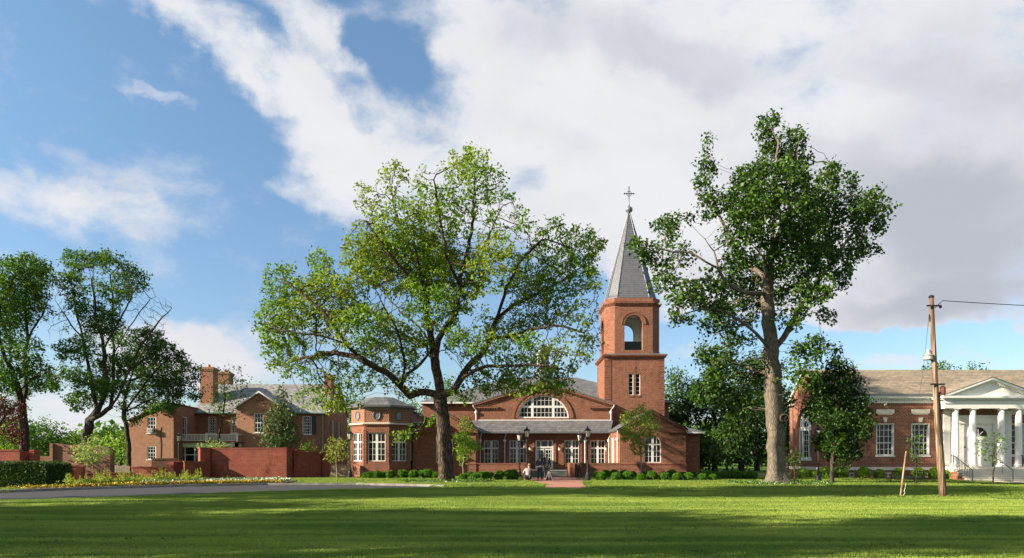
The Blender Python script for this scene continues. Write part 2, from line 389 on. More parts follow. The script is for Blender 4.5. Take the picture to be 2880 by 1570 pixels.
def bark(name, ca, cb_, sc_=5, bump=.8, zs=.16):
    m, t, b, o = newmat(name)
    tcn = t.n('ShaderNodeTexCoord'); mp = t.n('ShaderNodeMapping'); t.L.new(tcn.outputs['Object'], mp.inputs[0]); mp.inputs[3].default_value = (1, 1, zs)
    n = t.noise(mp.outputs[0], sc_, 7, .65, .6); n2 = t.noise(tcn.outputs['Object'], .5, 4, .6)
    vo = t.n('ShaderNodeTexVoronoi'); t.L.new(mp.outputs[0], vo.inputs['Vector']); vo.inputs['Scale'].default_value = sc_ * 1.6; vo.feature = 'DISTANCE_TO_EDGE'
    h = t.m('ADD', t.m('MULTIPLY', n, .7), t.ss(vo.outputs[0], 0, .25, 0, .5))
    col = t.mix(t.ss(h, .45, .95), c4(ca), c4(cb_)); col = t.mix(t.ss(n2, .5, .7, 0, .35), col, c4([x * .6 for x in ca]))
    t.L.new(col, b.inputs['Base Color']); b.inputs['Roughness'].default_value = .9; b.inputs['Specular IOR Level'].default_value = .15
    bp = t.n('ShaderNodeBump'); bp.inputs['Strength'].default_value = bump; bp.inputs['Distance'].default_value = .09
    t.L.new(h, bp.inputs['Height']); t.L.new(bp.outputs[0], b.inputs['Normal'])
    return m
BK_ELM = bark('furrowed_bark', (.035, .026, .019), (.135, .10, .07), 6)
BK_TUL = bark('pale_bark', (.105, .088, .066), (.215, .18, .135), 8, .55)
BK_DK = bark('dark_bark', (.03, .024, .018), (.10, .08, .06), 6)
BK_YG = bark('smooth_bark', (.20, .15, .10), (.32, .25, .18), 9, .3)
POLE = bark('weathered_pole_wood', (.13, .08, .05), (.33, .235, .165), 7, .4, .03)

# ------------------------------------------------------------------ windows and wall trim
def dentils(mb, p0, p1, size=.07, pitch=.16, depth=.07):
    """small corbel blocks along a line in the builder's frame (u, d, z); p = top edge"""
    p0, p1 = Vector(p0), Vector(p1); L = (p1 - p0).length; n = max(1, int(L / pitch)); dr = (p1 - p0) / n
    for i in range(n):
        a = p0 + dr * i; b = a + dr * (size / pitch)
        mb.faces([(a.x, a.y - depth, a.z - size), (b.x, b.y - depth, b.z - size), (b.x, a.y, b.z - size), (a.x, a.y, a.z - size),
                  (a.x, a.y - depth, a.z), (b.x, b.y - depth, b.z), (b.x, a.y, b.z), (a.x, a.y, a.z)],
                 [(0,3,2,1),(4,5,6,7),(0,1,5,4),(1,2,6,5),(2,3,7,6),(3,0,4,7)])
def window(parent, M, u0, u1, z0, z1, vbars=(), hbars=(), d=.10, fr=.07, archz=None, rise=None, mat=None, sill=None, name='window', label=None, deep=.08, pmat=None):
    """frame + bars (one mesh) with its pane (sub-part). vbars: (u fraction, width, z0 frac, z1 frac); hbars: (z fraction, width, u0, u1)"""
    mb = MB(); mb.M = M; mat = mat or WHITE
    def inside_top(u):
        if archz is None: return z1
        r = (u1 - u0) / 2; c = (u0 + u1) / 2; ri = r if rise is None else rise
        q = 1 - ((u - c) / r) ** 2
        return archz + ri * math.sqrt(max(q, 0))
    if archz is None:
        mb.box(u0, u0 + fr, d, d + deep, z0, z1); mb.box(u1 - fr, u1, d, d + deep, z0, z1)
        mb.box(u0 + fr, u1 - fr, d + .003, d + deep, z0, z0 + fr); mb.box(u0 + fr, u1 - fr, d + .003, d + deep, z1 - fr, z1)
        po = rect(u0 + fr, u1 - fr, z0 + fr, z1 - fr)
    else:
        r = (u1 - u0) / 2; c = (u0 + u1) / 2; ri = r if rise is None else rise; n = 20
        if archz > z0 + .02:
            mb.box(u0, u0 + fr, d, d + deep, z0, archz); mb.box(u1 - fr, u1, d, d + deep, z0, archz)
        mb.box(u0 + fr, u1 - fr, d + .003, d + deep, z0, z0 + fr)
        a = [(c + r * math.cos(math.pi * k / n), archz + ri * math.sin(math.pi * k / n)) for k in range(n + 1)]
        b = [(c + (r - fr) * math.cos(math.pi * k / n), archz + (ri - fr) * math.sin(math.pi * k / n)) for k in range(n + 1)]
        for k in range(n):
            q = [a[k], a[k + 1], b[k + 1], b[k]]
            mb.faces([(x, d, z) for x, z in q] + [(x, d + deep, z) for x, z in q], [(0,1,2,3),(4,5,6,7),(0,1,5,4),(2,3,7,6)])
        po = arch(u0 + fr, u1 - fr, z0 + fr, max(archz, z0 + fr), 20, ri - fr)
    W_, H_ = u1 - u0, z1 - z0
    for f, wd, a, b in vbars:
        u = u0 + f * W_; top = min(z0 + b * H_, inside_top(u) - .01)
        e = .012 if wd < .06 else .006
        if top > z0 + a * H_: mb.box(u - wd / 2, u + wd / 2, d + e, d + deep - .01, z0 + a * H_, top)
    for f, wd, a, b in hbars:
        z = z0 + f * H_; ua, ub = u0 + a * W_, u0 + b * W_
        if archz is not None and z > archz:
            r = (u1 - u0) / 2 - fr * .5; c = (u0 + u1) / 2; ri = (rise or r)
            hw = r * math.sqrt(max(0, 1 - ((z - archz) / ri) ** 2)); ua, ub = max(ua, c - hw), min(ub, c + hw)
        e = .015 if wd < .06 else .009
        if ub > ua: mb.box(ua, ub, d + e, d + deep - .012, z - wd / 2, z + wd / 2)
    f = mb.build(name, mat, parent, label=label)
    pb = MB(); pb.M = M; pb.poly([(u, d + deep * .75, z) for u, z in po]); pb.build('pane', pmat or GLASS, f)
    if sill:
        sb = MB(); sb.M = M; sb.box(u0 - .08, u1 + .08, -.07, d + .02, z0 - sill, z0 - .002); sb.build('sill', STONE if sill > .08 else mat, f)
    return f
def grid(nc, nr, wd=.03, u0=0, u1=1, z0=0, z1=1):
    v = [(u0 + (u1 - u0) * i / nc, wd, z0, z1) for i in range(1, nc)]
    h = [(z0 + (z1 - z0) * i / nr, wd, u0, u1) for i in range(1, nr)]
    return v, h
def cross_win():
    """two casements under a transom: 2x3 panes below and 2x1 above on each side"""
    v = [(.5, .20, 0, 1), (.26, .035, .04, .96), (.74, .035, .04, .96)]
    h = [(.67, .13, 0, 1), (.23, .03, .05, .95), (.43, .03, .05, .95)]
    return v, h

# ------------------------------------------------------------------ trees
def mesh_np(name, verts, loops, nper, mats, attr=None, smooth=False):
    me = bpy.data.meshes.new(name); nf = len(loops) // nper
    me.vertices.add(len(verts)); me.vertices.foreach_set('co', verts.astype(np.float32).ravel())
    me.loops.add(len(loops)); me.loops.foreach_set('vertex_index', loops.astype(np.int32))
    me.polygons.add(nf); me.polygons.foreach_set('loop_start', np.arange(nf, dtype=np.int32) * nper)
    try: me.polygons.foreach_set('loop_total', np.full(nf, nper, dtype=np.int32))
    except Exception: pass
    if smooth: me.polygons.foreach_set('use_smooth', np.ones(nf, dtype=bool))
    me.update(calc_edges=True); me.validate()
    if attr is not None:
        a = me.attributes.new('tint', 'FLOAT', 'FACE'); a.data.foreach_set('value', attr.astype(np.float32))
    for m_ in mats: me.materials.append(m_)
    return me
def leaves(rng, centers, per, spread, L, tint0, droop=.0, wid=.55, outward=None, tj=.28):
    n = len(centers) * per
    c = np.repeat(centers, per, axis=0) + rng.normal(0, 1, (n, 3)) * spread * np.array([1, 1, .8])
    d = rng.normal(0, 1, (n, 3)); d[:, 2] -= droop
    if outward is not None: d += np.repeat(outward, per, axis=0) * .8
    d /= np.linalg.norm(d, axis=1)[:, None]
    up = rng.normal(0, .65, (n, 3)) + np.array([0, 0, 1.0])
    s = np.cross(d, up); s /= (np.linalg.norm(s, axis=1)[:, None] + 1e-6)
    nn = np.cross(s, d)
    l = (L * rng.uniform(.6, 1.25, n))[:, None]
    v = np.empty((n, 4, 3)); v[:, 0] = c
    v[:, 1] = c + d * l * .45 + s * l * wid * .5 + nn * l * .12
    v[:, 2] = c + d * l - nn * l * .1
    v[:, 3] = c + d * l * .45 - s * l * wid * .5 + nn * l * .12
    tint = np.clip(np.repeat(tint0, per) + rng.normal(0, tj, n), 0, 1)
    return v.reshape(-1, 3), np.arange(n * 4), tint
class Tree:
    """space colonisation: limbs drawn by hand, twigs grown into the crown's lobes"""
    def __init__(s, seed, trunk, limbs=(), step=.45):
        s.rng = np.random.default_rng(seed); s.pos = []; s.par = []; s.step = step; s.lobe_hit = []
        s.hand = 0
        s.add_line(trunk, -1)
        for l in limbs: s.add_line(l, None)
        s.hand = len(s.pos)
    def add_line(s, pts, parent):
        pts = [np.array(p, float) for p in pts]
        if parent is None:
            P_ = np.array(s.pos); k = int(np.argmin(np.linalg.norm(P_ - pts[0], axis=1))); parent = k; pts = [P_[k]] + pts[1:]
            first = False
        else: first = True
        # Catmull-Rom smoothing
        q = [2 * pts[0] - pts[1]] + pts + [2 * pts[-1] - pts[-2]]
        line = []
        for i in range(1, len(q) - 2):
            n = max(2, int(np.linalg.norm(q[i + 1] - q[i]) / s.step))
            for k in range(n):
                t = k / n
                line.append(.5 * ((2 * q[i]) + (-q[i-1] + q[i+1]) * t + (2*q[i-1] - 5*q[i] + 4*q[i+1] - q[i+2]) * t*t + (-q[i-1] + 3*q[i] - 3*q[i+1] + q[i+2]) * t**3))
        line.append(pts[-1])
        for j, p in enumerate(line):
            if j == 0 and not first: continue
            jit = s.rng.normal(0, .035, 3) if (j > 3 and parent >= 0) else 0
            s.pos.append(p + jit); s.par.append(parent); parent = len(s.pos) - 1
    def grow(s, lobes, n_attr, kill=.6, infl=9., iters=90, trop=(0, 0, .05), maxc=3):
        rng = s.rng
        vol = np.array([l[3] * l[4] * l[5] * (l[6] if len(l) > 6 else 1) for l in lobes]) ** .85
        cnt = np.maximum(3, (n_attr * vol / vol.sum()).astype(int)); A = []
        for l, c in zip(lobes, cnt):
            d = rng.normal(0, 1, (c, 3)); d /= np.linalg.norm(d, axis=1)[:, None]
            r = rng.uniform(.05, 1, c)[:, None] ** (1 / 2.6)
            A.append(np.array(l[:3]) + d * r * np.array(l[3:6]))
        A = np.vstack(A); A = A[A[:, 2] > 1.2]
        P_ = np.array(s.pos); near = np.zeros(len(A), int); nd = np.full(len(A), 1e9)
        for i0 in range(0, len(P_), 400):
            D = np.linalg.norm(A[:, None] - P_[None, i0:i0 + 400], axis=2); k = D.argmin(1); v = D[np.arange(len(A)), k]
            w_ = v < nd; nd[w_] = v[w_]; near[w_] = k[w_] + i0
        kids_ = {}; trop = np.array(trop)
        for it in range(iters):
            act = nd < infl
            if not act.any(): break
            idx = near[act]; dv = A[act] - np.array(s.pos)[idx]; dv /= (np.linalg.norm(dv, axis=1)[:, None] + 1e-9)
            u, inv = np.unique(idx, return_inverse=True); acc = np.zeros((len(u), 3)); np.add.at(acc, inv, dv)
            acc /= (np.linalg.norm(acc, axis=1)[:, None] + 1e-9); acc += trop + rng.normal(0, .18, acc.shape)
            acc /= (np.linalg.norm(acc, axis=1)[:, None] + 1e-9)
            newp = []; base_n = len(s.pos)
            for k, a in zip(u, acc):
                if kids_.get(k, 0) >= maxc: continue
                kids_[k] = kids_.get(k, 0) + 1
                p = s.pos[k] + a * s.step; s.pos.append(p); s.par.append(int(k)); newp.append(p)
            if not newp: break
            newp = np.array(newp); D = np.linalg.norm(A[:, None] - newp[None], axis=2); k = D.argmin(1); v = D[np.arange(len(A)), k]
            w_ = v < nd; nd[w_] = v[w_]; near[w_] = k[w_] + base_n
            keep = nd > kill; A = A[keep]; near = near[keep]; nd = nd[keep]
            if len(A) == 0: break
    def finish(s, R0, r_tip=.010, flare=1.7, flare_h=1.0, keep_min=1):
        n = len(s.pos); s.P = np.array(s.pos); par = s.par
        s.ch = [[] for _ in range(n)]
        for i, p in enumerate(par):
            if p >= 0: s.ch[p].append(i)
        e = 2.3; acc = np.zeros(n); size = np.ones(n)
        for i in range(n - 1, -1, -1):
            if not s.ch[i]: acc[i] = 1.0
            if par[i] >= 0: acc[par[i]] += acc[i] * 1.004; size[par[i]] += size[i]
        r = acc ** (1 / e); k = math.log(R0 / r_tip) / math.log(r[0] / 1.0)
        s.r = r_tip * r ** k; s.size = size
        z0 = s.P[0, 2]; i = 0
        while True:
            h = s.P[i, 2] - z0
            if h > flare_h * 3: break
            s.r[i] *= 1 + (flare - 1) * math.exp(-h / flare_h * 2.2)
            if not s.ch[i]: break
            i = max(s.ch[i], key=lambda q: s.r[q])
    def wood(s, parent, mat, minr=0.0, name='trunk'):
        V = []; F = []; nb = 0; stack = [(0, -1)]; T2 = 2 * math.pi
        rng = s.rng; off = np.array(parent_loc(parent))
        while stack:
            i, p = stack.pop(); chain = ([p] if p >= 0 else []) + [i]
            while s.ch[chain[-1]]:
                cs = sorted(s.ch[chain[-1]], key=lambda q: -s.r[q])
                for q in cs[1:]: stack.append((q, chain[-1]))
                chain.append(cs[0])
            if len(chain) < 2: continue
            rr = [s.r[c] for c in chain]
            if p >= 0: rr[0] = min(rr[0], rr[1] * 1.25)
            if rr[-1] > .02: rr[-1] *= .5
            rm = max(rr); ns = 14 if rm > .35 else 9 if rm > .15 else 6 if rm > .06 else 4 if rm > .025 else 3
            pts = s.P[chain]; tan = np.gradient(pts, axis=0); tan /= np.linalg.norm(tan, axis=1)[:, None] + 1e-9
            a = np.cross(tan[0], [.3, .9, .2]); a /= np.linalg.norm(a)
            ang = np.arange(ns) * T2 / ns
            lob = 1 + (.10 * np.sin(ang * 3 + rng.uniform(0, 6)) + .05 * np.sin(ang * 5 + 1)) * (1 if rm > .35 else 0)
            for j in range(len(chain)):
                a = a - tan[j] * a.dot(tan[j]); a /= np.linalg.norm(a) + 1e-9; b = np.cross(tan[j], a)
                ex = 1.0
                if p < 0 and j < 8: ex = 1 + (lob - 1) * 2.2
                elif p < 0: ex = lob
                V.append(pts[j] + ((np.cos(ang) * rr[j] * ex)[:, None] * a + (np.sin(ang) * rr[j] * ex)[:, None] * b))
            for j in range(len(chain) - 1):
                k = np.arange(ns); q = nb + j * ns
                F.append(np.stack([q + k, q + (k + 1) % ns, q + ns + (k + 1) % ns, q + ns + k], 1))
            nb += len(chain) * ns
        V = np.vstack(V) - off; F = np.vstack(F).ravel()
        me = mesh_np(name, V, F, 4, [mat], smooth=True)
        o = bpy.data.objects.new(name, me); C.objects.link(o); o.parent = parent
        return o
    def crown(s, parent, mat, per=10, L=.16, spread=.3, twig=7, bare=(), tmul=.25, tb=.45, name='crown', wid=.55, droop=.3, skip=.0, top=0.0, wmax=1.0):
        sel = np.where((s.size <= twig) & (np.arange(len(s.P)) >= s.hand * 0))[0]
        c = s.P[sel]
        for b in bare:   # ellipsoids where the twigs stay bare
            q = (((c - np.array(b[:3])) / np.array(b[3:6])) ** 2).sum(1); k = (q > 1) | (s.rng.uniform(0, 1, len(c)) > b[6]); c = c[k]
        if skip: c = c[s.rng.uniform(0, 1, len(c)) > skip]
        # slow noise decides which clumps are fuller and paler
        f = np.sin(c[:, 0] * 1.3 + c[:, 2] * .9 + 1) * np.sin(c[:, 1] * 1.1 + c[:, 2] * 1.4) * .5
        t0 = np.clip(tb + f * tmul + s.rng.normal(0, .12, len(c)) + top * (c[:, 2] - c[:, 2].mean()), 0, 1)
        v, l, ti = leaves(s.rng, c, per, spread, L, t0, droop, wid)
        me = mesh_np(name, v - np.array(parent_loc(parent)), l, 4, [mat], ti)
        o = bpy.data.objects.new(name, me); C.objects.link(o); o.parent = parent
        return o
def lobesP(lst, Y, x0, y0, s, depth=.9, yj=2.0, seed=1, shr=.93):
    """crown lobes given as (cx, cy, rx, ry[, weight]) measured on an enlarged picture -> real ellipsoids at depth Y"""
    rng = random.Random(seed); out = []
    for l in lst:
        cx, cy, rx, ry = l[:4]; px = x0 + cx / s; py = y0 + cy / s
        dy = l[5] if len(l) > 5 else rng.uniform(-yj, yj); yd = Y + dy; k = yd / FPX / s * (shr if depth < 2 else 1)
        out.append((X(px, yd), yd, Z(py, yd), rx * k, max(rx, ry) * k * depth, ry * k, l[4] if len(l) > 4 else 1.0))
    return out
def lineP(pts, Y, x0, y0, s):
    """limb: (cx, cy[, depth offset])"""
    return [tuple(P(x0 + p[0] / s, y0 + p[1] / s, Y + (p[2] if len(p) > 2 else 0))) for p in pts]

# ---- the big spring tree in the middle
Y1 = 48.0; zz = (Y1, 700, 380, 1.4327)
t1 = thing('tree', (X(1255, Y1), Y1, 0), 'tall spreading tree with yellow-green spring leaves standing before the church', 'tree', None)
L = lambda pts: lineP(pts, *zz)
T = Tree(11, L([(795, 1406), (793, 1360), (787, 1250), (781, 1150), (775, 1080), (764, 1000), (748, 910), (738, 850), (722, 760), (712, 700), (700, 630), (690, 560), (672, 470), (655, 380)]),
 [L([(772, 1065), (735, 1040), (690, 1036), (650, 1052), (618, 1048, -1), (560, 1040, -2), (490, 1045, -3), (430, 1070, -4), (360, 1098, -5), (310, 1112, -5)]),
  L([(640, 1050), (612, 1010, -.5), (570, 972, -1), (500, 930, -2), (440, 893, -2.5), (400, 852, -3), (330, 818, -3.5), (230, 800, -4), (130, 790, -4)]),
  L([(612, 1010, -.5), (640, 965, 1), (690, 925, 2), (720, 880, 2.5), (700, 830, 3), (640, 815, 4), (560, 760, 5), (480, 700, 6)]),
  L([(630, 1000, -.5), (628, 930, -1), (615, 860, -1.5), (600, 790, -2), (560, 720, -3), (520, 640, -4), (480, 560, -4.5)]),
  L([(745, 900), (770, 800, -1), (815, 750, -1), (838, 690, -1), (846, 600, -1), (872, 500, -1.3), (895, 400, -1), (905, 290, -.5), (908, 180)]),
  L([(846, 600, -1), (800, 500, -2.5), (780, 400, -3), (760, 280, -3), (745, 180, -3)]),
  L([(815, 745, -1), (850, 640, 2), (930, 500, 3.5), (980, 380, 4), (1020, 290, 4)]),
  L([(712, 700), (715, 600, 2), (640, 450, 3), (590, 300, 3), (570, 200, 3)]),
  L([(700, 630), (620, 540, -2), (530, 430, -3), (470, 340, -3)]),
  L([(785, 1065), (830, 1025, -1), (872, 975, -1.5), (940, 938, -2.5), (1010, 935, -3), (1100, 925, -3.5), (1200, 930, -4), (1290, 950, -4)]),
  L([(800, 1050), (850, 1040, -2), (885, 1072, -3), (960, 1088, -4), (1040, 1075, -5), (1110, 1040, -5.5), (1180, 1010, -5.5)]),
  L([(830, 1020, -1), (870, 950, 1), (925, 890, 1.5), (975, 820, 2), (998, 745, 2), (1060, 690, 3), (1160, 640, 4), (1260, 590, 5), (1340, 530, 5)]),
  L([(975, 822, 2), (1060, 810, 1), (1150, 780, 0), (1260, 770, -1), (1350, 800, -1.5)]),
  L([(998, 745, 2), (1040, 620, 1), (1100, 500, 0), (1180, 420, 0)]),
  L([(745, 890), (800, 860, 4), (880, 800, 7), (960, 700, 9)]),
  L([(735, 850), (690, 780, 4), (600, 700, 7), (520, 600, 8)]),
  L([(440, 893, -2.5), (330, 880, -1), (220, 900, 1), (130, 930, 2)]),
  L([(640, 1050), (668, 1090, -2.5), (712, 1140, -3.5), (690, 1178, -4), (640, 1205, -4.2), (592, 1238, -4.4)]),
  L([(400, 852, -3), (320, 740, -4), (230, 650, -4), (150, 590, -4)])], step=.42)
lb = [(722, 1150, 26, 22, 3, -3.6), (690, 1178, 34, 22, 3, -4), (640, 1205, 34, 20, 3, -4.2), (598, 1232, 22, 18, 3, -4.4), (905, 180, 110, 140), (880, 120, 80, 70), (1000, 200, 60, 60), (590, 190, 70, 90), (480, 260, 70, 80), (740, 190, 90, 100, .35), (1090, 330, 60, 60, .6), (1000, 330, 120, 120, .7), (760, 330, 160, 130), (570, 380, 140, 120), (640, 520, 220, 150), (460, 500, 90, 150), (300, 560, 60, 110),
      (330, 660, 170, 110), (130, 620, 80, 110), (100, 760, 80, 110), (210, 760, 150, 100), (120, 880, 80, 60), (230, 930, 150, 70, .7), (380, 960, 170, 80, .7), (330, 1050, 170, 70, .6), (470, 780, 160, 110), (560, 900, 150, 90, .7), (820, 560, 170, 140, .8), (760, 700, 150, 110, .6), (980, 520, 130, 140, .7),
      (1140, 420, 70, 90), (1230, 400, 70, 80), (1340, 450, 90, 90), (1400, 440, 55, 50), (1270, 560, 150, 110), (1120, 590, 120, 100), (1380, 620, 55, 90, .6), (1180, 700, 150, 90), (1330, 760, 110, 100, .8), (1400, 850, 50, 60, .5), (1040, 780, 120, 80), (900, 840, 130, 80), (1100, 870, 150, 80), (1260, 900, 130, 70, .8), (980, 990, 150, 70, .9), (1150, 990, 170, 65, .9), (1260, 1010, 80, 50, .8), (860, 1060, 60, 40, .4), (620, 1000, 120, 50, .3), (640, 830, 120, 70, .8)]
lob = lobesP(lb, *zz, depth=.95, yj=3.6, seed=3)
T.grow(lob, 9500, kill=.42, infl=7, iters=70)
T.finish(.47, .014, 1.6, .6)
T.wood(t1, BK_ELM)
B = lobesP([(740, 150, 100, 90, .9), (930, 300, 200, 200, .45), (1030, 650, 100, 120, .5), (560, 640, 120, 120, .2), (300, 1000, 300, 140, .55), (1100, 330, 120, 90, .7), (560, 230, 200, 160, .5), (1330, 700, 120, 120, .5), (1000, 900, 500, 150, .35)], *zz, depth=3, yj=0)
T.crown(t1, LF_ELM, per=18, L=.24, spread=.20, twig=4, bare=B, tb=.55, tmul=.5, top=.02, wid=.62)

# a low sprig of leaves hanging left of the trunk comes with the tree's own lobes
# ---- the tall dark tree on the right
Y2 = 43.6; zz = (Y2, 1740, 280, 1.2646)
t2 = thing('tree', (X(2186, Y2), Y2, 0), 'very tall dark green tree with thick pale trunk right of the steeple', 'tree')
T = Tree(23, L([(560, 1366), (559, 1330), (558, 1260), (557, 1180), (552, 1100), (548, 1000), (541, 900), (535, 820), (530, 740), (527, 660), (540, 560), (548, 460), (552, 360), (560, 250), (566, 150)]),
 [L([(562, 900), (585, 850, .2), (612, 800, .6), (650, 735, 1), (700, 660, 1.5), (770, 560, 2), (840, 470, 2.3), (900, 400, 2.5)]),
  L([(535, 885), (505, 850, -1), (460, 805, -1.5), (400, 768, -2), (320, 745, -2.5), (240, 760, -3)]),
  L([(527, 700), (470, 690, -1), (430, 682, -1.5), (385, 655, -2), (352, 600, -2.5), (340, 540, -2.5), (305, 495, -3), (265, 455, -3), (240, 400, -3)]),
  L([(345, 595, -2.5), (310, 578, -3), (255, 545, -3), (190, 540, -3.2), (110, 520, -3.5), (50, 515, -3.5)]),
  L([(385, 655, -2), (300, 640, -1), (220, 650, 0), (150, 620, 1)]),
  L([(540, 620), (515, 560, -2.2), (505, 545, -2.4)]),
  L([(528, 650), (440, 560, 2), (380, 460, 3), (330, 330, 3), (318, 210, 3), (320, 130, 3)]),
  L([(540, 560), (640, 470, 1), (720, 380, 2), (775, 280, 2), (770, 235, 2)]),
  L([(612, 800, .6), (700, 760, 1), (720, 850, 0)]),
  L([(548, 980), (480, 960, 3), (400, 930, 4), (300, 920, 4)]),
  L([(550, 1090), (590, 1085, .5), (610, 1075, .7)]),
  L([(540, 560), (600, 400, -3), (630, 250, -3), (640, 130, -3)]),
  L([(650, 735, 1), (720, 700, 0), (760, 680, -1)])], step=.42)
lb = [(560, 80, 38, 40), (520, 110, 40, 40), (635, 120, 40, 45), (570, 180, 80, 70), (640, 210, 50, 50), (470, 260, 60, 50), (560, 300, 150, 90), (320, 235, 48, 42), (300, 300, 36, 55), (330, 380, 60, 60), (420, 350, 100, 80), (560, 420, 200, 100), (700, 330, 90, 80), (770, 250, 45, 40), (820, 300, 50, 45), (800, 390, 120, 80), (910, 350, 45, 50), (950, 390, 35, 35), (880, 450, 80, 60), (860, 530, 70, 50),
      (190, 460, 70, 55), (120, 440, 20, 20, .6), (70, 520, 50, 28), (130, 560, 60, 60), (210, 550, 70, 70), (160, 640, 60, 60), (230, 700, 80, 60), (220, 780, 50, 35), (330, 700, 90, 70), (440, 520, 110, 90), (460, 620, 120, 70), (400, 760, 110, 60), (620, 560, 130, 100), (700, 480, 120, 90), (740, 580, 110, 80), (800, 650, 40, 40), (700, 680, 90, 60), (500, 700, 90, 60), (580, 690, 80, 50), (310, 800, 50, 35), (740, 770, 40, 40),
      (400, 850, 90, 50), (300, 900, 50, 40), (370, 950, 100, 70, 1.3, 2), (470, 960, 80, 80, 1.3, 2.5), (330, 1040, 90, 60, 1.2, 3), (430, 1080, 90, 60, 1.2, 3), (640, 900, 60, 60), (660, 980, 60, 70, .8), (700, 880, 60, 60), (610, 780, 70, 50)]
T.grow(lobesP(lb, *zz, depth=.8, yj=3.0, seed=5, shr=.86), 7600, kill=.5, infl=6, iters=70)
T.finish(.55, .013, 2.0, .6)
T.wood(t2, BK_TUL)
B = lobesP([(270, 470, 55, 60, .93), (320, 150, 40, 60, .9), (520, 860, 60, 60, .8), (305, 600, 60, 60, .6)], *zz, depth=9, yj=0)
T.crown(t2, LF_DARK, per=33, L=.225, spread=.23, twig=3, bare=B, tb=.45, tmul=.4, wid=.78)
# the cut branch stub and the ringed scar on the trunk are part of the trunk's look
mb = MB(); c_ = P(1740 + 588 / 1.2646, 280 + 1133 / 1.2646, Y2 - .5)
pts = []
for k in range(13):
    a_ = 2 * math.pi * k / 12; pts.append(c_ + Vector((math.cos(a_) * .27, -.14, math.sin(a_) * .22)))
mb.tube(pts, .04, 6, False); mb.tube([c_ + Vector((0, .3, 0)), c_ + Vector((0, -.12, 0))], [.36, .25], 12)
mb.build('branch_scar', BK_DK, t2, smooth=True)

# ---- the three trees on the left
zl = (0, 660, 2.193)
def ltree(seed, Y, trunk, limbs, lobes_, label, bare=(), r0=.42, na=2600, leaf=LF_MID, per=30, LL=.25, bk=BK_DK, depth=1.0, tw=3, spread=.22):
    zz_ = (Y,) + zl; b0 = lineP([trunk[0]], *zz_)[0]
    base = (b0[0], Y, 0); t = thing('tree', base, label, 'tree')
    tr = [(base[0], Y, -.1), (base[0] * .6 + b0[0] * .4, Y, b0[2] * .5)] + lineP(trunk, *zz_)
    T = Tree(seed, tr, [lineP(l, *zz_) for l in limbs], step=.5)
    T.grow(lobesP(lobes_, *zz_, depth=depth, yj=3, seed=seed), na, kill=.5, infl=7, iters=60)
    T.finish(r0, .010, 1.3, .5); T.wood(t, bk)
    B = lobesP(bare, *zz_, depth=5, yj=0)
    T.crown(t, leaf, per=per, L=LL, spread=spread, twig=tw, bare=B, tb=.4, tmul=.45, wid=.6)
    return t
ltree(31, 60, [(150, 1300), (142, 1180), (136, 1050)],
 [[(136, 1050), (105, 930, -1), (70, 830, -1.5), (30, 760, -2), (5, 680, -2), (-10, 560, -2), (0, 430, -2)], [(136, 1050), (160, 960, 1), (160, 850, 1), (157, 720, 1), (172, 620, 1), (160, 520, 1), (150, 420, 1), (165, 320, 1)], [(157, 720, 1), (200, 590, 2), (260, 500, 2), (300, 400, 2)], [(70, 830, -1.5), (60, 640, 1), (60, 480, 2), (90, 350, 2)], [(155, 930, 0), (240, 860, -2), (330, 850, -3)], [(30, 760, -2), (-60, 700, -2), (-120, 600, -3)]],
 [(170, 200, 130, 85), (60, 250, 120, 110), (120, 330, 150, 120), (100, 480, 130, 110), (60, 720, 90, 80, .6), (200, 700, 60, 80, .5), (-30, 820, 90, 100), (250, 260, 80, 90), (20, 400, 110, 130), (170, 380, 120, 110), (270, 450, 60, 100, .5), (-60, 500, 90, 150), (80, 600, 90, 80, .5), (200, 850, 120, 100), (270, 910, 100, 60), (130, 960, 80, 60), (20, 900, 80, 100), (330, 950, 50, 30, .5), (40, 1050, 60, 50)],
 'leftmost tall tree with forked dark trunk rising behind the low brick wall', bare=[(270, 500, 80, 120, .6)], r0=.33, na=5600)
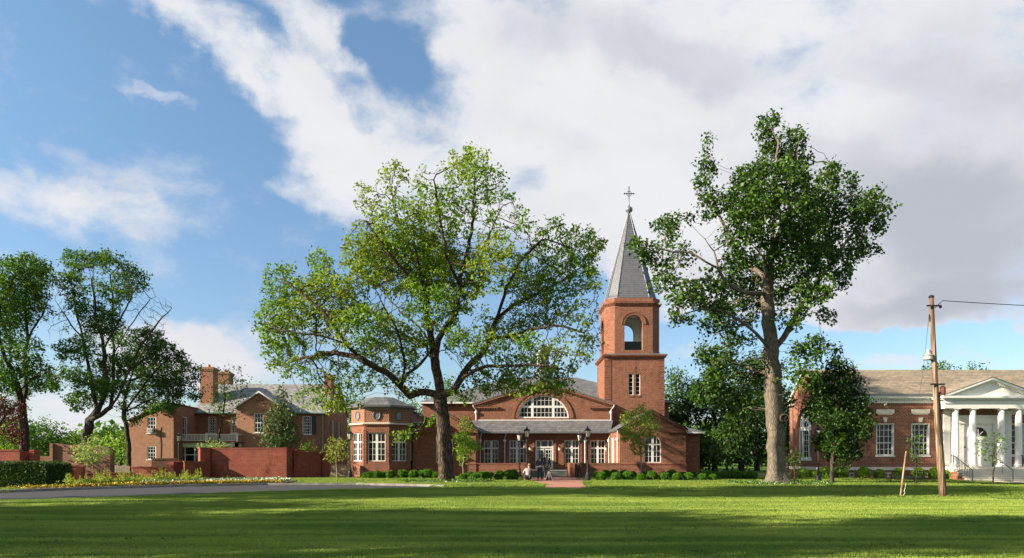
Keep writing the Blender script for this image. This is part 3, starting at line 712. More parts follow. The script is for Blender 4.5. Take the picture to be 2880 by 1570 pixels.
ltree(37, 62, [(535, 1290), (545, 1200), (552, 1150)],
 [[(552, 1150), (600, 1085), (640, 1000), (655, 930), (648, 830), (640, 700), (615, 600), (590, 480), (575, 350), (560, 240)], [(570, 1140), (640, 1100, -1), (700, 1040, -1.5), (745, 960, -2), (785, 860, -2), (850, 720, -2), (930, 600, -2), (1000, 510, -2), (1060, 450, -2)],
  [(655, 935), (730, 890, 1), (800, 830, 1), (850, 805, 1), (930, 740, 1)], [(690, 1050, -1), (700, 900, 2), (705, 740, 2), (690, 560, 2), (695, 400, 2), (680, 250, 2)], [(600, 1085), (560, 900, 1), (540, 780, 1), (515, 650, 1), (440, 560, 1), (380, 470, 1), (340, 400, 1)],
  [(515, 650, 1), (480, 500, 2), (450, 350, 2), (430, 230, 2)], [(640, 700), (720, 560, -1), (790, 430, -1), (840, 300, -1)], [(552, 1160), (640, 1150, -2), (740, 1168, -3), (800, 1140, -3), (900, 1090, -4), (1000, 1040, -4)], [(705, 740, 2), (780, 600, 3), (900, 430, 3), (960, 380, 3)], [(560, 900, 1), (500, 960, 0), (450, 1010, -1)]],
 [(470, 170, 90, 70), (580, 170, 100, 60), (690, 150, 80, 45), (770, 210, 70, 60), (850, 290, 80, 70), (430, 300, 80, 90), (480, 420, 80, 90, .8), (600, 330, 120, 110, .5), (720, 330, 100, 110, .5), (800, 430, 110, 90, .5), (600, 520, 90, 110, .9), (690, 560, 60, 100, .7), (560, 680, 80, 90), (440, 720, 100, 80), (430, 850, 80, 50), (560, 900, 110, 80), (500, 1020, 90, 70), (620, 960, 80, 80), (720, 800, 120, 80, .9), (760, 640, 90, 80, .5), (950, 480, 110, 120, 1.4), (1030, 440, 50, 60, 1.2), (700, 950, 100, 70, .7), (980, 620, 80, 80, .4), (1000, 1070, 90, 35, .6), (820, 1130, 60, 40, .8), (340, 560, 60, 110, .4)],
 'big many-stemmed tree with bare right-hand twigs left of the tan brick house', bare=[(1010, 480, 150, 180, 1.0), (620, 300, 90, 120, .6), (330, 560, 80, 150, .8), (800, 560, 100, 150, .55)], r0=.38, na=8000, leaf=LF_MID, per=26)
ltree(41, 67, [(795, 1290), (780, 1200), (765, 1130)],
 [[(765, 1130), (770, 1000), (800, 900), (850, 780), (900, 680), (930, 600)], [(770, 1080), (850, 980, -1), (950, 850, -1), (1050, 750, -1)], [(770, 1100), (880, 1040, -2), (1000, 980, -2), (1120, 900, -2), (1180, 860, -2)], [(800, 900), (890, 860, 2), (885, 760, 2), (990, 680, 2)]],
 [(920, 640, 100, 70), (1000, 720, 90, 80), (1080, 740, 60, 50), (880, 760, 110, 90), (1080, 830, 110, 80), (960, 880, 120, 80), (1150, 900, 70, 60), (1050, 960, 120, 60), (1200, 850, 50, 60, .5), (1190, 980, 50, 60, .7), (860, 960, 80, 80), (900, 1050, 110, 50), (1030, 1040, 100, 35), (780, 1060, 60, 50)],
 'dense green tree leaning over the roof of the tan brick house', r0=.22, na=4200, leaf=LF_DARK)
# purple-leaved tree at the frame's left edge
ltree(43, 50, [(-20, 1290), (-15, 1180)], [[(-15, 1180), (60, 1080, -1), (120, 1050, -1)], [(-15, 1180), (-60, 1060)], [(-15, 1200), (20, 1020, 1)]],
 [(20, 1060, 70, 60), (80, 1110, 60, 60), (-50, 1080, 90, 90), (110, 1060, 40, 30), (60, 1220, 70, 50), (0, 1200, 90, 80), (110, 1200, 40, 50), (120, 1280, 40, 30)],
 'small purple-leaved tree at the left edge above the brick wall', r0=.12, na=2200, leaf=LF_RED, per=30, LL=.17)

# ---- generic builders for the smaller and the far trees
def bush_tree(seed, px, ptop, pbot, hw, Y, label, leaf, group=None, r0=.2, na=420, per=22, LL=.34, step=.7, spread=.5, trunk_px=None, bk=BK_DK, cat='tree', shape='round', kill=.9, twig=7, name='tree', skip=0, ylift=0.0, nl=9):
    """px centre of crown, crown top/bottom and half width in photo pixels at depth Y"""
    rng = random.Random(seed); bx = X(trunk_px or px, Y); k = Y / FPX
    t = thing(name, (bx, Y, ylift), label, cat, group)
    zt, zb = Z(ptop, Y), max(Z(pbot, Y), ylift + .25); h = zt - zb; cx = X(px, Y); r = hw * k
    T = Tree(seed, [(bx, Y, ylift - .1), (bx, Y, ylift + (zb - ylift) * .55), (bx + (cx - bx) * .5, Y, zb + h * .12), (cx, Y, zb + h * .45), (cx + rng.uniform(-.1, .1) * r, Y, zb + h * .88)], [], step=step)
    lobes_ = []
    for i in range(nl):
        f = (i + .5) / nl; z = zb + h * (.08 + .84 * f)
        if shape == 'round': rr = r * math.sqrt(max(.12, 1 - (2 * f - .95) ** 2))
        elif shape == 'cone': rr = r * (1.02 - .93 * f)
        elif shape == 'vase': rr = r * (.42 + .62 * math.sin(f * math.pi * .8))
        elif shape == 'oval': rr = r * (math.sin(max(.08, min(1, (1 - f) * 1.25)) * math.pi / 2) * (.6 + .4 * min(1, f * 4)))
        for j in range(3):
            a = rng.uniform(0, 6.28); q = rr * rng.uniform(.3, .62); e = rr * rng.uniform(.42, .6)
            lobes_.append((cx + math.cos(a) * q, Y + math.sin(a) * q, z + rng.uniform(-.05, .05) * h, e, e, max(h / nl * .9, e * .55)))
    T.grow(lobes_, na, kill=kill, infl=12, iters=50); T.finish(r0, .010 if step > .5 else .005, 1.3, .5)
    T.wood(t, bk)
    T.crown(t, leaf, per=per, L=LL, spread=spread, twig=twig, tb=.45, tmul=.45, skip=skip)
    return t
# trees behind the church and beyond the library
far = 'broad trees behind the buildings'
for i, (px, pt, pb, hw, Y, lab, lf) in enumerate([
    (1905, 1022, 1330, 75, 82, 'bushy tree directly right of the steeple behind the side wing', LF_DARK),
    (2010, 985, 1330, 105, 76, 'wide dark tree in the gap between steeple and pale trunk', LF_DEEP),
    (2085, 1085, 1335, 70, 70, 'bushy tree just left of the pale trunk, behind the lamp', LF_DEEP),
    (2130, 960, 1330, 100, 88, 'tall tree directly behind the thick pale trunk', LF_DEEP),
    (2215, 1080, 1330, 60, 92, 'tree between the pale trunk and the library end wall', LF_DARK),
    (1960, 1190, 1345, 70, 66, 'low leafy tree beside the recessed brick link', LF_DARK),
    (1820, 1120, 1300, 80, 100, 'far tree hidden behind the steeple base', LF_DARK)]):
    bush_tree(60 + i, px, pt, pb, hw, Y, lab, lf, far, r0=.3, na=750, per=44, LL=.38, spread=.6, kill=.95)
for i, (px, pt, pb, hw, Y, lab, lf) in enumerate([
    (2640, 1011, 1120, 62, 96, 'treetop above the library roof right of the utility pole', LF_MID),
    (2745, 1018, 1120, 38, 98, 'smaller treetop above the library roof near the portico', LF_MID)]):
    bush_tree(80 + i, px, pt, pb, hw, Y, lab, lf, 'treetops over the library', r0=.3, na=300, per=22, LL=.4, spread=.5)
for i, (px, pt, pb, hw, Y, lab, lf) in enumerate([
    (60, 1150, 1330, 70, 95, 'far bushy tree behind the purple-leaved tree', LF_MID),
    (135, 1165, 1325, 62, 90, 'round far tree between the two left trunks', LF_MID),
    (215, 1205, 1320, 55, 92, 'low far tree behind the pale sapling', LF_LIME),
    (285, 1195, 1320, 50, 86, 'far tree right of the pale sapling', LF_MID),
    (338, 1215, 1335, 42, 78, 'bright green shrub tree against the tan house corner', LF_LIME),
    (-40, 1120, 1330, 80, 88, 'far tree at the left edge of the view', LF_MID),
    (10, 1190, 1330, 60, 84, 'low far tree behind the left brick wall', LF_LIME)]):
    bush_tree(90 + i, px, pt, pb, hw, Y, lab, lf, 'far trees on the left', r0=.22, na=420, per=26, LL=.38, spread=.5)
for i, (px, pt, pb, hw, Y, lab, lf) in enumerate([
    (1170, 1110, 1300, 70, 96, 'far tree showing between octagon roof and church wall', LF_MID),
    (985, 1090, 1300, 60, 98, 'far tree behind the gap between house and octagon', LF_MID),
    (1260, 1045, 1300, 80, 108, 'far tree behind the church roof, left of the spire tree', LF_MID),
    (700, 1072, 1200, 70, 104, 'treetop peeping over the ridge of the slate-roofed house', LF_LIME)]):
    bush_tree(100 + i, px, pt, pb, hw, Y, lab, lf, 'trees over the rooftops', r0=.25, na=380, per=26, LL=.42, spread=.55)
# named smaller trees of the photograph
bush_tree(120, 2352, 948, 1308, 106, 43.4, 'dark oval young tree in front of the library corner', LF_DEEP, r0=.13, na=3000, per=36, LL=.2, step=.30, spread=.2, trunk_px=2340, shape='oval', kill=.36, twig=6, bk=BK_DK)
bush_tree(121, 2235, 1260, 1332, 22, 47, 'small dense bush tree right of the pale trunk', LF_DARK, r0=.05, na=300, per=16, LL=.14, step=.22, spread=.14, shape='round', kill=.3, cat='bush', name='bush', twig=5)
bush_tree(122, 792, 1068, 1268, 66, 60, 'feathery conifer before the slate-roofed house', LF_CON, r0=.16, na=1100, per=20, LL=.26, step=.36, spread=.26, shape='cone', kill=.45, twig=5)
bush_tree(123, 260, 1222, 1322, 47, 47, 'pale flowering sapling between the brick garden walls', LF_PALE, r0=.045, na=480, per=13, LL=.19, step=.25, spread=.15, trunk_px=264, kill=.32, bk=BK_YG, twig=4)
bush_tree(124, 946, 1228, 1318, 36, 53, 'small yellow-green sapling beside the lamp left of the octagon', LF_YEL, r0=.05, na=420, per=7, LL=.15, step=.22, spread=.13, trunk_px=948, kill=.28, shape='vase', bk=BK_YG, twig=4)
bush_tree(125, 1309, 1158, 1297, 44, 55.5, 'lime-green sapling in front of the left gabled wing', LF_LIME, r0=.05, na=760, per=15, LL=.19, step=.26, spread=.16, trunk_px=1303, kill=.33, shape='oval', bk=BK_YG, twig=4)
bush_tree(126, 1798, 1145, 1290, 58, 55.5, 'light green sapling in front of the right gabled wing', LF_YEL, r0=.06, na=820, per=14, LL=.19, step=.26, spread=.15, trunk_px=1803, kill=.33, shape='vase', bk=BK_YG, twig=4)
bush_tree(127, 632, 1020, 1215, 66, 62, 'slender open tree before the balcony of the house', LF_MID, r0=.09, na=520, per=7, LL=.24, step=.4, spread=.22, trunk_px=612, kill=.5, shape='vase', twig=4, skip=.15)
bush_tree(128, 2577, 1215, 1318, 27, 42, 'thin sapling in a mulch ring before the library windows', LF_MID, r0=.04, na=150, per=7, LL=.14, step=.2, spread=.12, kill=.28, shape='vase', bk=BK_DK, twig=3)
bush_tree(129, 2796, 1214, 1318, 46, 42, 'thin sapling in a mulch ring before the portico steps', LF_MID, r0=.045, na=260, per=7, LL=.16, step=.22, spread=.13, trunk_px=2793, kill=.3, shape='vase', bk=BK_DK, twig=3)
bush_tree(130, 862, 1245, 1290, 32, 58, 'low green shrub behind the right end of the tall garden wall', LF_MID, r0=.05, na=160, per=18, LL=.18, step=.3, spread=.2, cat='bush', name='bush', kill=.4)
bush_tree(131, 602, 1243, 1268, 42, 60, 'pale leafy shrub in front of the sunroom fascia', LF_PALE, r0=.04, na=140, per=10, LL=.2, step=.3, spread=.2, cat='bush', name='bush', kill=.4)
# trees beside the drive, out of the frame on the left: they throw the long shadows over the lawn
def side_tree(seed, x, y, h, hb, r, lab):
    t = thing('tree', (x, y, 0), lab, 'tree', 'trees along the drive left of the view')
    T = Tree(seed, [(x, y, -.1), (x, y, hb), (x, y, h * .7), (x, y, h * .92)], [], step=.8); rng = random.Random(seed)
    lobes_ = []
    for i in range(16):
        f = (i + .5) / 16; a = rng.uniform(0, 6.28); rr = r * math.sqrt(max(.15, 1 - (2 * f - 1) ** 2)); q = rr * .55
        lobes_.append((x + math.cos(a) * q, y + math.sin(a) * q, hb + (h - hb) * f, rr * .6, rr * .6, (h - hb) * .14))
    T.grow(lobes_, 1100, kill=.85, infl=12, iters=40); T.finish(.3, .012, 1.3, .8); T.wood(t, BK_DK)
    T.crown(t, LF_MID, per=42, L=.5, spread=.6, twig=7)
for a_ in [(201, -33, 14.2, 11.5, 2.5, 4.6, 'roadside tree nearest the hedge'), (202, -29.5, 9.5, 14.5, 5, 3.4, 'second roadside tree from the hedge'), (203, -23, 5.1, 18.5, 10, 2.7, 'tall roadside tree left of the camera'),
           (204, -27, 7.5, 14, 7.5, 3.2, 'leaning roadside tree left of the camera'), (206, -29, 20.0, 25, 15, 4.8, 'tallest roadside tree left of the view'),
           (205, -31.5, 23.5, 17, 7.5, 4.8, 'broad roadside tree farther along the drive')]:
    side_tree(*a_)

# ================================================================== buildings
def sm(v, a, b):
    q = min(1, max(0, (v - a) / (b - a))); return q * q * (3 - 2 * q)
def gz(x, y): return -.20 * sm(x, 26, 33) * (1 - sm(y, 52.6, 54.6))
def offset_poly(pts, d):
    n = len(pts); out = []
    ar = sum(pts[i][0] * pts[(i + 1) % n][1] - pts[(i + 1) % n][0] * pts[i][1] for i in range(n)); sg = 1 if ar > 0 else -1
    for i in range(n):
        a, b, c = Vector(pts[i - 1]), Vector(pts[i]), Vector(pts[(i + 1) % n])
        e1 = (b - a).normalized(); e2 = (c - b).normalized(); n1 = Vector((e1.y, -e1.x)) * sg; n2 = Vector((e2.y, -e2.x)) * sg
        m_ = (n1 + n2).normalized(); out.append(tuple(b + m_ * (d / max(.3, m_.dot(n1)))))
    return out
def loft(mb, polys, cap=True):
    """polys: list of (list of xy, z)"""
    n = len(polys[0][0]); v = [(p[0], p[1], z) for q, z in polys for p in q]; m = len(polys)
    fs = [(i * n + k, i * n + (k + 1) % n, (i + 1) * n + (k + 1) % n, (i + 1) * n + k) for i in range(m - 1) for k in range(n)]
    if cap: fs += [tuple(range(n)), tuple(range((m - 1) * n, m * n))]
    mb.faces(v, fs)
def seg_frames(poly, closed=True):
    """facade frames along a footprint listed anticlockwise seen from above with the front first"""
    out = []
    n = len(poly)
    for i in range(n if closed else n - 1):
        a, b = poly[i], poly[(i + 1) % n]; L_ = math.hypot(b[0] - a[0], b[1] - a[1])
        out.append((frame((a[0], a[1], 0), math.atan2(b[1] - a[1], b[0] - a[0])), L_))
    return out
def ringarch(mb, u0, u1, zs, wd, d0, d1, rise=None, n=18):
    r = (u1 - u0) / 2; c = (u0 + u1) / 2; ri = rise or r
    for k in range(n):
        q = []
        for t_, e in ((k, 0), (k + 1, 0), (k + 1, wd), (k, wd)):
            a = math.pi * t_ / n; q.append((c + (r + e) * math.cos(a), zs + (ri + e) * math.sin(a)))
        mb.prism(q, d0, d1)

church = thing('church', (X(1532, 66), 64, 0), 'red brick church with slate roofs, arched gable window and tall slate steeple', 'church')
Yw, Yp, Yg, Yn, Yt = 60.0, 66.3, 70.0, 74.0, 71.0
cor = MB(); trim = MB(); gut = MB(); dsp = []
# ---- gabled side wings
def wing(pxl, pxr, name='wing_wall'):
    x0, x1 = X(pxl, Yw), X(pxr, Yw); xc = (x0 + x1) / 2; ze, zr = 4.22, 5.72
    M = frame((0, Yw, 0)); u0, u1 = xc - .735, xc + .735; z0, zs = 1.22, 2.87
    mb = MB(); mb.M = M
    mb.wall([(x0, 0), (x1, 0), (x1, ze), (xc, zr), (x0, ze)], [arch(u0, u1, z0, zs)], .2)
    mb.box(x0, x0 + .3, .35, 9.5, 0, ze); mb.box(x1 - .3, x1, .35, 9.5, 0, ze)
    ringarch(mb, u0, u1, zs, .28, -.03, .05)
    mb.box(x0 - .04, x1 + .04, -.05, -.001, 0, 1.08); mb.box(x0 - .04, x1 + .04, -.08, .0, 1.08, 1.15)
    mb.build(name, BR_CH, church)
    v, h = cross_win(); window(church, M, u0, u1, z0, zs + .735, v, h, archz=zs, d=.08)
    rf = MB()
    ov = .22
    for sx, xe in ((-1, x0 - ov), (1, x1 + ov)):
        zl_ = ze - ov * (zr - ze) / (xc - x0) + .08
        rf.slab([(xc, Yw - .16, zr + .12), (xe, Yw - .16, zl_), (xe, Yg, zl_), (xc, Yg, zr + .12)], .1)
    rf.build('wing_roof', SL_CH, church)
    c = MB(); c.M = M
    for xe in (x0, x1):
        a, b = (xe, 0, ze), (xc, 0, zr)
        dx = (1 if xe < xc else -1)
        c.faces([(xe - dx * .16, -.16, ze - .02), (xc, -.16, zr + .04), (xc, -.16, zr - .14), (xe - dx * .16, -.16, ze - .20),
                 (xe - dx * .16, 0.0, ze - .02), (xc, 0.0, zr + .04), (xc, 0, zr - .14), (xe - dx * .16, 0, ze - .20)], [(0,1,2,3),(0,3,7,4),(3,2,6,7),(0,1,5,4)])
        p0, p1 = ((xe, -.0, ze - .17), (xc, -.0, zr - .12)); dentils(c, p0, p1, .10, .22, .12)
        # eaves return
        ra, rb = (xe - dx * .18, xe + dx * 1.6); ra, rb = min(ra, rb), max(ra, rb)
        c.box(ra, rb, -.20, 0, ze - .34, ze - .24); dentils(c, (ra + .05, 0, ze - .34), (rb, 0, ze - .34), .10, .21, .13)
    c.build('wing_cornice', BR_CH, church)
    return x0, x1, ze, zr
lw = wing(1162, 1338); rw = wing(1743, 1929)
# downpipe on the right wing's inner side wall, tall white panel door there
xi0, xi1 = lw[1], rw[0]
M = frame((xi1 - .001, 66.3, 0), R(-90))
window(church, M, 1.9, 3.0, .6, 3.5, [(.5, .12, 0, 1)], [(.7, .1, 0, 1)], d=-.06, name='side_door')
# ---- recessed entrance front
Mp = frame((0, Yp, 0)); F0 = .54; mb = MB(); mb.M = Mp
wins = [(1361.4, 1402.3), (1433, 1474.4), (1588, 1628.7), (1660.6, 1702)]; dr = (1506, 1556.5)
holes = [rect(X(a, Yp), X(b, Yp), 1.05, 3.35) for a, b in wins] + [rect(X(dr[0], Yp), X(dr[1], Yp), F0 + .01, 3.35)]
mb.wall([(xi0, F0 - .5), (xi1, F0 - .5), (xi1, 4.1), (xi0, 4.1)], holes, .25)
for a, b in wins + [dr]:
    for q in (X(a, Yp) - .26, X(b, Yp) + .10): mb.box(q, q + .16, -.07, 0, F0 - .3, 3.52)
    mb.box(X(a, Yp) - .3, X(b, Yp) + .3, -.10, 0, 3.52, 3.60)
mb.box(xi0, xi1, -.05, 0, 3.78, 3.9)
mb.build('entrance_wall', BR_CH, church)
for a, b in wins:
    v, h = cross_win(); window(church, Mp, X(a, Yp), X(b, Yp), 1.05, 3.35, v, h)
v = [(.5, .09, 0, .72), (.06, .1, 0, 1), (.94, .1, 0, 1), (.27, .035, .28, .70), (.73, .035, .28, .70), (.5, .10, 0, .72), (.3, .10, .78, 1), (.7, .10, .78, 1), (.46, .06, 0, .72), (.54, .06, 0, .72), (.14, .07, 0, .72), (.86, .07, 0, .72)]
h = [(.76, .16, 0, 1), (.13, .72, 0, 1), (.41, .035, 0, 1), (.54, .035, 0, 1), (.68, .12, 0, 1)]
df = window(church, Mp, X(dr[0], Yp), X(dr[1], Yp), F0 + .01, 3.35, v, h, name='entrance_door')
for s_ in (-.09, .06):
    hb = MB(); xd = (X(dr[0], Yp) + X(dr[1], Yp)) / 2 + s_; hb.tube([(xd, Yp + .04, F0 + .9), (xd, Yp + .02, F0 + 1.0), (xd, Yp + .04, F0 + 1.15)], .014, 6); hb.build('door_handle', BLACK, df)
# lean-to roof
rf = MB(); rf.slab([(xi0 - .9, Yg, 5.50), (xi1 + .9, Yg, 5.50), (xi1 + .0, 65.75, 4.16), (xi0, 65.75, 4.16)], .10)
rf.build('porch_roof', SL_CH, church)
# snow guards: rows of little metal studs on the lean-to roof
sg = MB()
for r_, off in ((.12, 0), (.2, .3), (.28, 0), (.36, .3)):
    y = 65.75 + r_ * 4.25; z = 4.16 + r_ * 1.34 + .03; x = xi0 + .3 + off
    while x < xi1 - .2: sg.box(x - .025, x + .025, y - .02, y + .03, z - .02, z + .05); x += .62
sg.build('snow_guard', GREYST, church)
gut.box(xi0 + .05, xi1 - .05, 65.60, 65.76, 4.02, 4.13)
g2 = MB(); g2.box(xi0, xi0 + .13, 60.1, 65.6, 4.05, 4.17); g2.box(xi1 - .13, xi1, 60.1, 65.6, 4.05, 4.17)
gut.build('gutter', LEAD, church); g2.build('gutter', LEAD, church)
fl = MB(); fl.box(xi0 - .5, xi1 + .6, Yg - .06, Yg - .005, 5.42, 5.56); fl.build('flashing', WHITE, church)
def downpipe(x, y, z1, z0, mat=None, hop=True, sw=.12):
    q = MB(); q.tube([(x + sw, y - .25, z1 + .05), (x + sw * .9, y - .25, z1 - .12), (x, y - .08, z1 - .45), (x, y - .08, z0)], .045, 8)
    if hop: q.lathe((x, y - .1, z1 - .75), [(.05, -.18), (.13, -.02), (.15, .12), (.15, .16)], 8)
    q.build('downpipe', mat or WHITE, church)
downpipe(X(1419.5, Yp), Yp, 4.0, .55); downpipe(X(1645, Yp), Yp, 4.0, .55); downpipe(xi1 - .12, Yp - .3, 4.0, .55)
downpipe(xi0 + .12, Yp - .3, 4.0, .55); downpipe(xi1 - .1, Yw + .8, 4.0, .6, sw=0)
downpipe(X(1718, Yg), Yg, 7.0, 5.4, sw=.3); downpipe(X(1339, Yg), Yg, 7.0, 5.4, sw=-.3)
# ---- main gable with the great lunette
Mg = frame((0, Yg, 0)); gx0, gx1, gxc = X(1337, Yg), X(1723, Yg), X(1528, Yg); gze, gzr = 7.25, 9.35
l0, l1 = X(1456.3, Yg), X(1600, Yg); lz = 5.73; lr = 2.34
mb = MB(); mb.M = Mg; mb.wall([(gx0, 0), (gx1, 0), (gx1, gze), (gxc, gzr), (gx0, gze)], [arch(l0, l1, lz, lz + .001, 26, lr)], .3)
mb.box(gx0, gx0 + .35, .35, 5, 0, gze); mb.box(gx1 - .35, gx1, .35, 5, 0, gze)
ringarch(mb, l0, l1, lz, .36, -.05, .1, lr, 26); ringarch(mb, l0 - .36, l1 + .36, lz, .10, -.09, .02, lr + .36, 26)
mb.build('gable_wall', BR_CH, church)
v = [(.286, .26, 0, 1), (.695, .26, 0, 1)] + [(q, .035, 0, 1) for q in (.06, .125, .19, .375, .455, .53, .61, .77, .84, .91)]
h = [(.50, .22, 0, 1), (.24, .035, 0, 1), (.78, .035, 0, 1)]
window(church, Mg, l0, l1, lz, lz + lr, v, h, d=.12, fr=.14, archz=lz, rise=lr, name='lunette_window', label='great half-round white window in the main gable')
c = MB(); c.M = Mg
for xe in (gx0, gx1):
    dx = 1 if xe < gxc else -1
    a0 = (xe - dx * .25, gze - .06); a1 = (gxc, gzr + .06)
    c.faces([(a0[0], -.22, a0[1]), (a1[0], -.22, a1[1]), (a1[0], -.22, a1[1] - .24), (a0[0], -.22, a0[1] - .24),
             (a0[0], 0, a0[1]), (a1[0], 0, a1[1]), (a1[0], 0, a1[1] - .24), (a0[0], 0, a0[1] - .24)], [(0,1,2,3),(0,3,7,4),(3,2,6,7),(0,1,5,4)])
    dentils(c, (xe, 0, gze - .29), (gxc, 0, gzr - .17), .12, .25, .16)
    ra, rb = sorted((xe - dx * .22, xe + dx * 2.4)); c.box(ra, rb, -.22, 0, gze - .48, gze - .36); dentils(c, (ra + .05, 0, gze - .48), (rb, 0, gze - .48), .12, .25, .16)
c.build('gable_cornice', BR_CH, church)
rf = MB()
rf.slab([(gxc, Yg - .25, gzr + .14), (gx0 - .35, Yg - .25, gze), (gx0 - .35, 74.2, gze), (gxc, 79, gzr + .14)], .12)
rf.slab([(gxc, Yg - .25, gzr + .14), (gx1 + .35, Yg - .25, gze), (gx1 + .35, 74.2, gze), (gxc, 79, gzr + .14)], .12)
rf.build('gable_roof', SL_CH, church)
# ---- nave behind
nx0, nx1 = X(1188, Yn), 17.0; mb = MB()
mb.box(nx0, nx1, Yn, 95, 0, 7.55); mb.build('nave_wall', BR_CH, church)
rf = MB(); e0, e1 = nx0 - .4, nx1 + .4; zb = 7.66; zr = 11.6; rl, rr_ = X(1440, 84), X(1620, 84)
rf.slab([(e0, Yn - .4, zb), (e1, Yn - .4, zb), (rr_, 84.3, zr), (rl, 84.3, zr)], .1)
rf.slab([(e0, Yn - .4, zb), (e0, 95.4, zb), (rl, 84.3, zr)], .1); rf.slab([(e1, Yn - .4, zb), (e1, 95.4, zb), (rr_, 84.3, zr)], .1)
rf.slab([(e0, 95.4, zb), (e1, 95.4, zb), (rr_, 84.3, zr), (rl, 84.3, zr)], .1)
rf.build('nave_roof', SL_CH, church)
g_ = MB(); g_.box(e0 - .02, gx0 - .2, Yn - .52, Yn - .38, zb - .16, zb + .0); g_.build('gutter', WHITE, church)
# small cupola on the ridge
cx, cy = X(1527, 84.3), 84.3; cu = MB()
cu.lathe((cx, cy, 11.2), [(1.0, 0), (1.0, .9), (1.12, .95), (1.12, 1.05), (.78, 1.1), (.78, 3.0), (.95, 3.05), (.95, 3.2)], 8, ph=.5)
cb_ = cu.build('cupola', LEAD, church)
d_ = MB(); d_.lathe((cx, cy, 14.4), [(.85, 0), (.82, .35), (.62, .8), (.3, 1.15), (.06, 1.35), (.04, 2.0)], 16); d_.build('cupola_dome', SL_SP, cb_, smooth=True)
lo = MB()
for k in range(8):
    a = 2 * math.pi * (k + .0) / 8; M_ = Matrix.Translation((cx, cy, 12.4)) @ Matrix.Rotation(a, 4, 'Z'); lo.M = M_; lo.box(.715, .735, -.18, .18, .1, 1.5)
lo.build('louvre', BLACK, cb_)
# ---- recessed link right of the wing, and the small link on the left
lk = MB(); lk.box(rw[1] - .1, X(1968, 63), 63, 72, 0, 4.0); lk.build('link_wall', BR_CH, church)
rf = MB(); q0, q1 = rw[1] - .2, X(1968, 63) + .35
rf.slab([(q0, 62.6, 4.05), (q1, 62.6, 4.05), (q1 - 1.4, 66, 4.75), (q0, 66, 4.75)], .1); rf.slab([(q1, 62.6, 4.05), (q1, 72, 4.05), (q1 - 1.4, 66, 4.75)], .1); rf.build('link_roof', SL_CH, church)
wf = MB(); wf.box(q0, q1 + .02, 62.5, 62.6, 3.9, 4.04); wf.build('link_fascia', WHITE, church)
lk = MB(); lk.box(X(1140, 64), lw[0] + .1, 64, 74, 0, 4.9); lk.build('link_wall', BR_CH, church)
wf = MB(); wf.box(X(1140, 64), lw[0] + .1, 63.9, 74, 4.9, 5.05); wf.build('link_parapet', WHITE, church)
# ---- octagonal room
s8 = 2.14; k8 = s8 * .70711; ox, oy = -12.57, 58.0
oct_ = [(ox, oy), (ox + s8, oy), (ox + s8 + k8, oy + k8), (ox + s8 + k8, oy + k8 + s8), (ox + s8, oy + 2 * k8 + s8), (ox, oy + 2 * k8 + s8), (ox - k8, oy + k8 + s8), (ox - k8, oy + k8)]
ow = MB(); up = MB()
for i, (M, L_) in enumerate(seg_frames(oct_)):
    ow.M = M; up.M = M; vis = i in (0, 1, 2, 7, 6)
    a = (L_ - 1.5) / 2
    ow.wall(rect(0, L_, 0, 4.5), [rect(a, L_ - a, 1.36, 3.8)] if vis else [], .22, .3)
    ow.box(-.02, L_ + .02, -.05, 0, 0, 1.1)
    ow.box(a - .3, a - .12, -.035, 0, 1.1, 4.0); ow.box(L_ - a + .12, L_ - a + .3, -.035, 0, 1.1, 4.0)
    up.box(.0, L_, .06, .3, 4.5, 6.0); 
    if vis:
        med = MB(); med.M = M
        ring = [(L_ / 2 + .30 * math.cos(2 * math.pi * t_ / 18), .03, 5.26 + .36 * math.sin(2 * math.pi * t_ / 18)) for t_ in range(19)]
        med.tube(ring, .055, 6, False)
        med.poly([(L_ / 2 + .29 * math.cos(2 * math.pi * t_ / 18), .035, 5.26 + .35 * math.sin(2 * math.pi * t_ / 18)) for t_ in range(18)])
        med.build('medallion', LEAD, church)
        v, h = cross_win(); window(church, M, a, L_ - a, 1.36, 3.8, v, h, d=-.02 if i in (2, 6) else .10)
    dd = MB() if i == 0 else dd
    dd.M = M; dentils(dd, (0, 0, 4.5), (L_, 0, 4.5), .10, .2, .10)
ow.build('octagon_wall', BR_CH, church); up.build('octagon_lattice_panel', BR_LAT, church); dd.build('octagon_dentils', BR_CH, church)
b_ = MB(); loft(b_, [(offset_poly(oct_, .13), 4.5), (offset_poly(oct_, .16), 4.58), (offset_poly(oct_, .06), 4.64)]); b_.build('octagon_band', STONE, church)
b_ = MB(); loft(b_, [(offset_poly(oct_, -.02), 5.80), (offset_poly(oct_, .06), 5.9), (offset_poly(oct_, .34), 5.98), (offset_poly(oct_, .36), 6.12)]); b_.build('octagon_eaves', LEAD, church)
occ = (ox + s8 / 2, oy + k8 + s8 / 2)
b_ = MB(); loft(b_, [(offset_poly(oct_, .34), 6.125), ([(occ[0] + (x - occ[0]) * .42, occ[1] + (y - occ[1]) * .42) for x, y in oct_], 6.95)]); b_.build('octagon_roof', SL_CH, church)
# brick body joining octagon to nave
b_ = MB(); b_.box(ox - .6, ox + s8 + 1.2, 62.9, 74, 0, 5.9); b_.build('hall_wall', BR_CH, church)
b_ = MB(); b_.slab([(ox - .9, 62.8, 5.95), (ox - .9, 74, 5.95), (occ[0], 74, 7.0), (occ[0], 62.8, 7.0)], .1); b_.slab([(ox + s8 + 1.5, 62.8, 5.95), (ox + s8 + 1.5, 74, 5.95), (occ[0], 74, 7.0), (occ[0], 62.8, 7.0)], .1); b_.build('hall_roof', SL_CH, church)
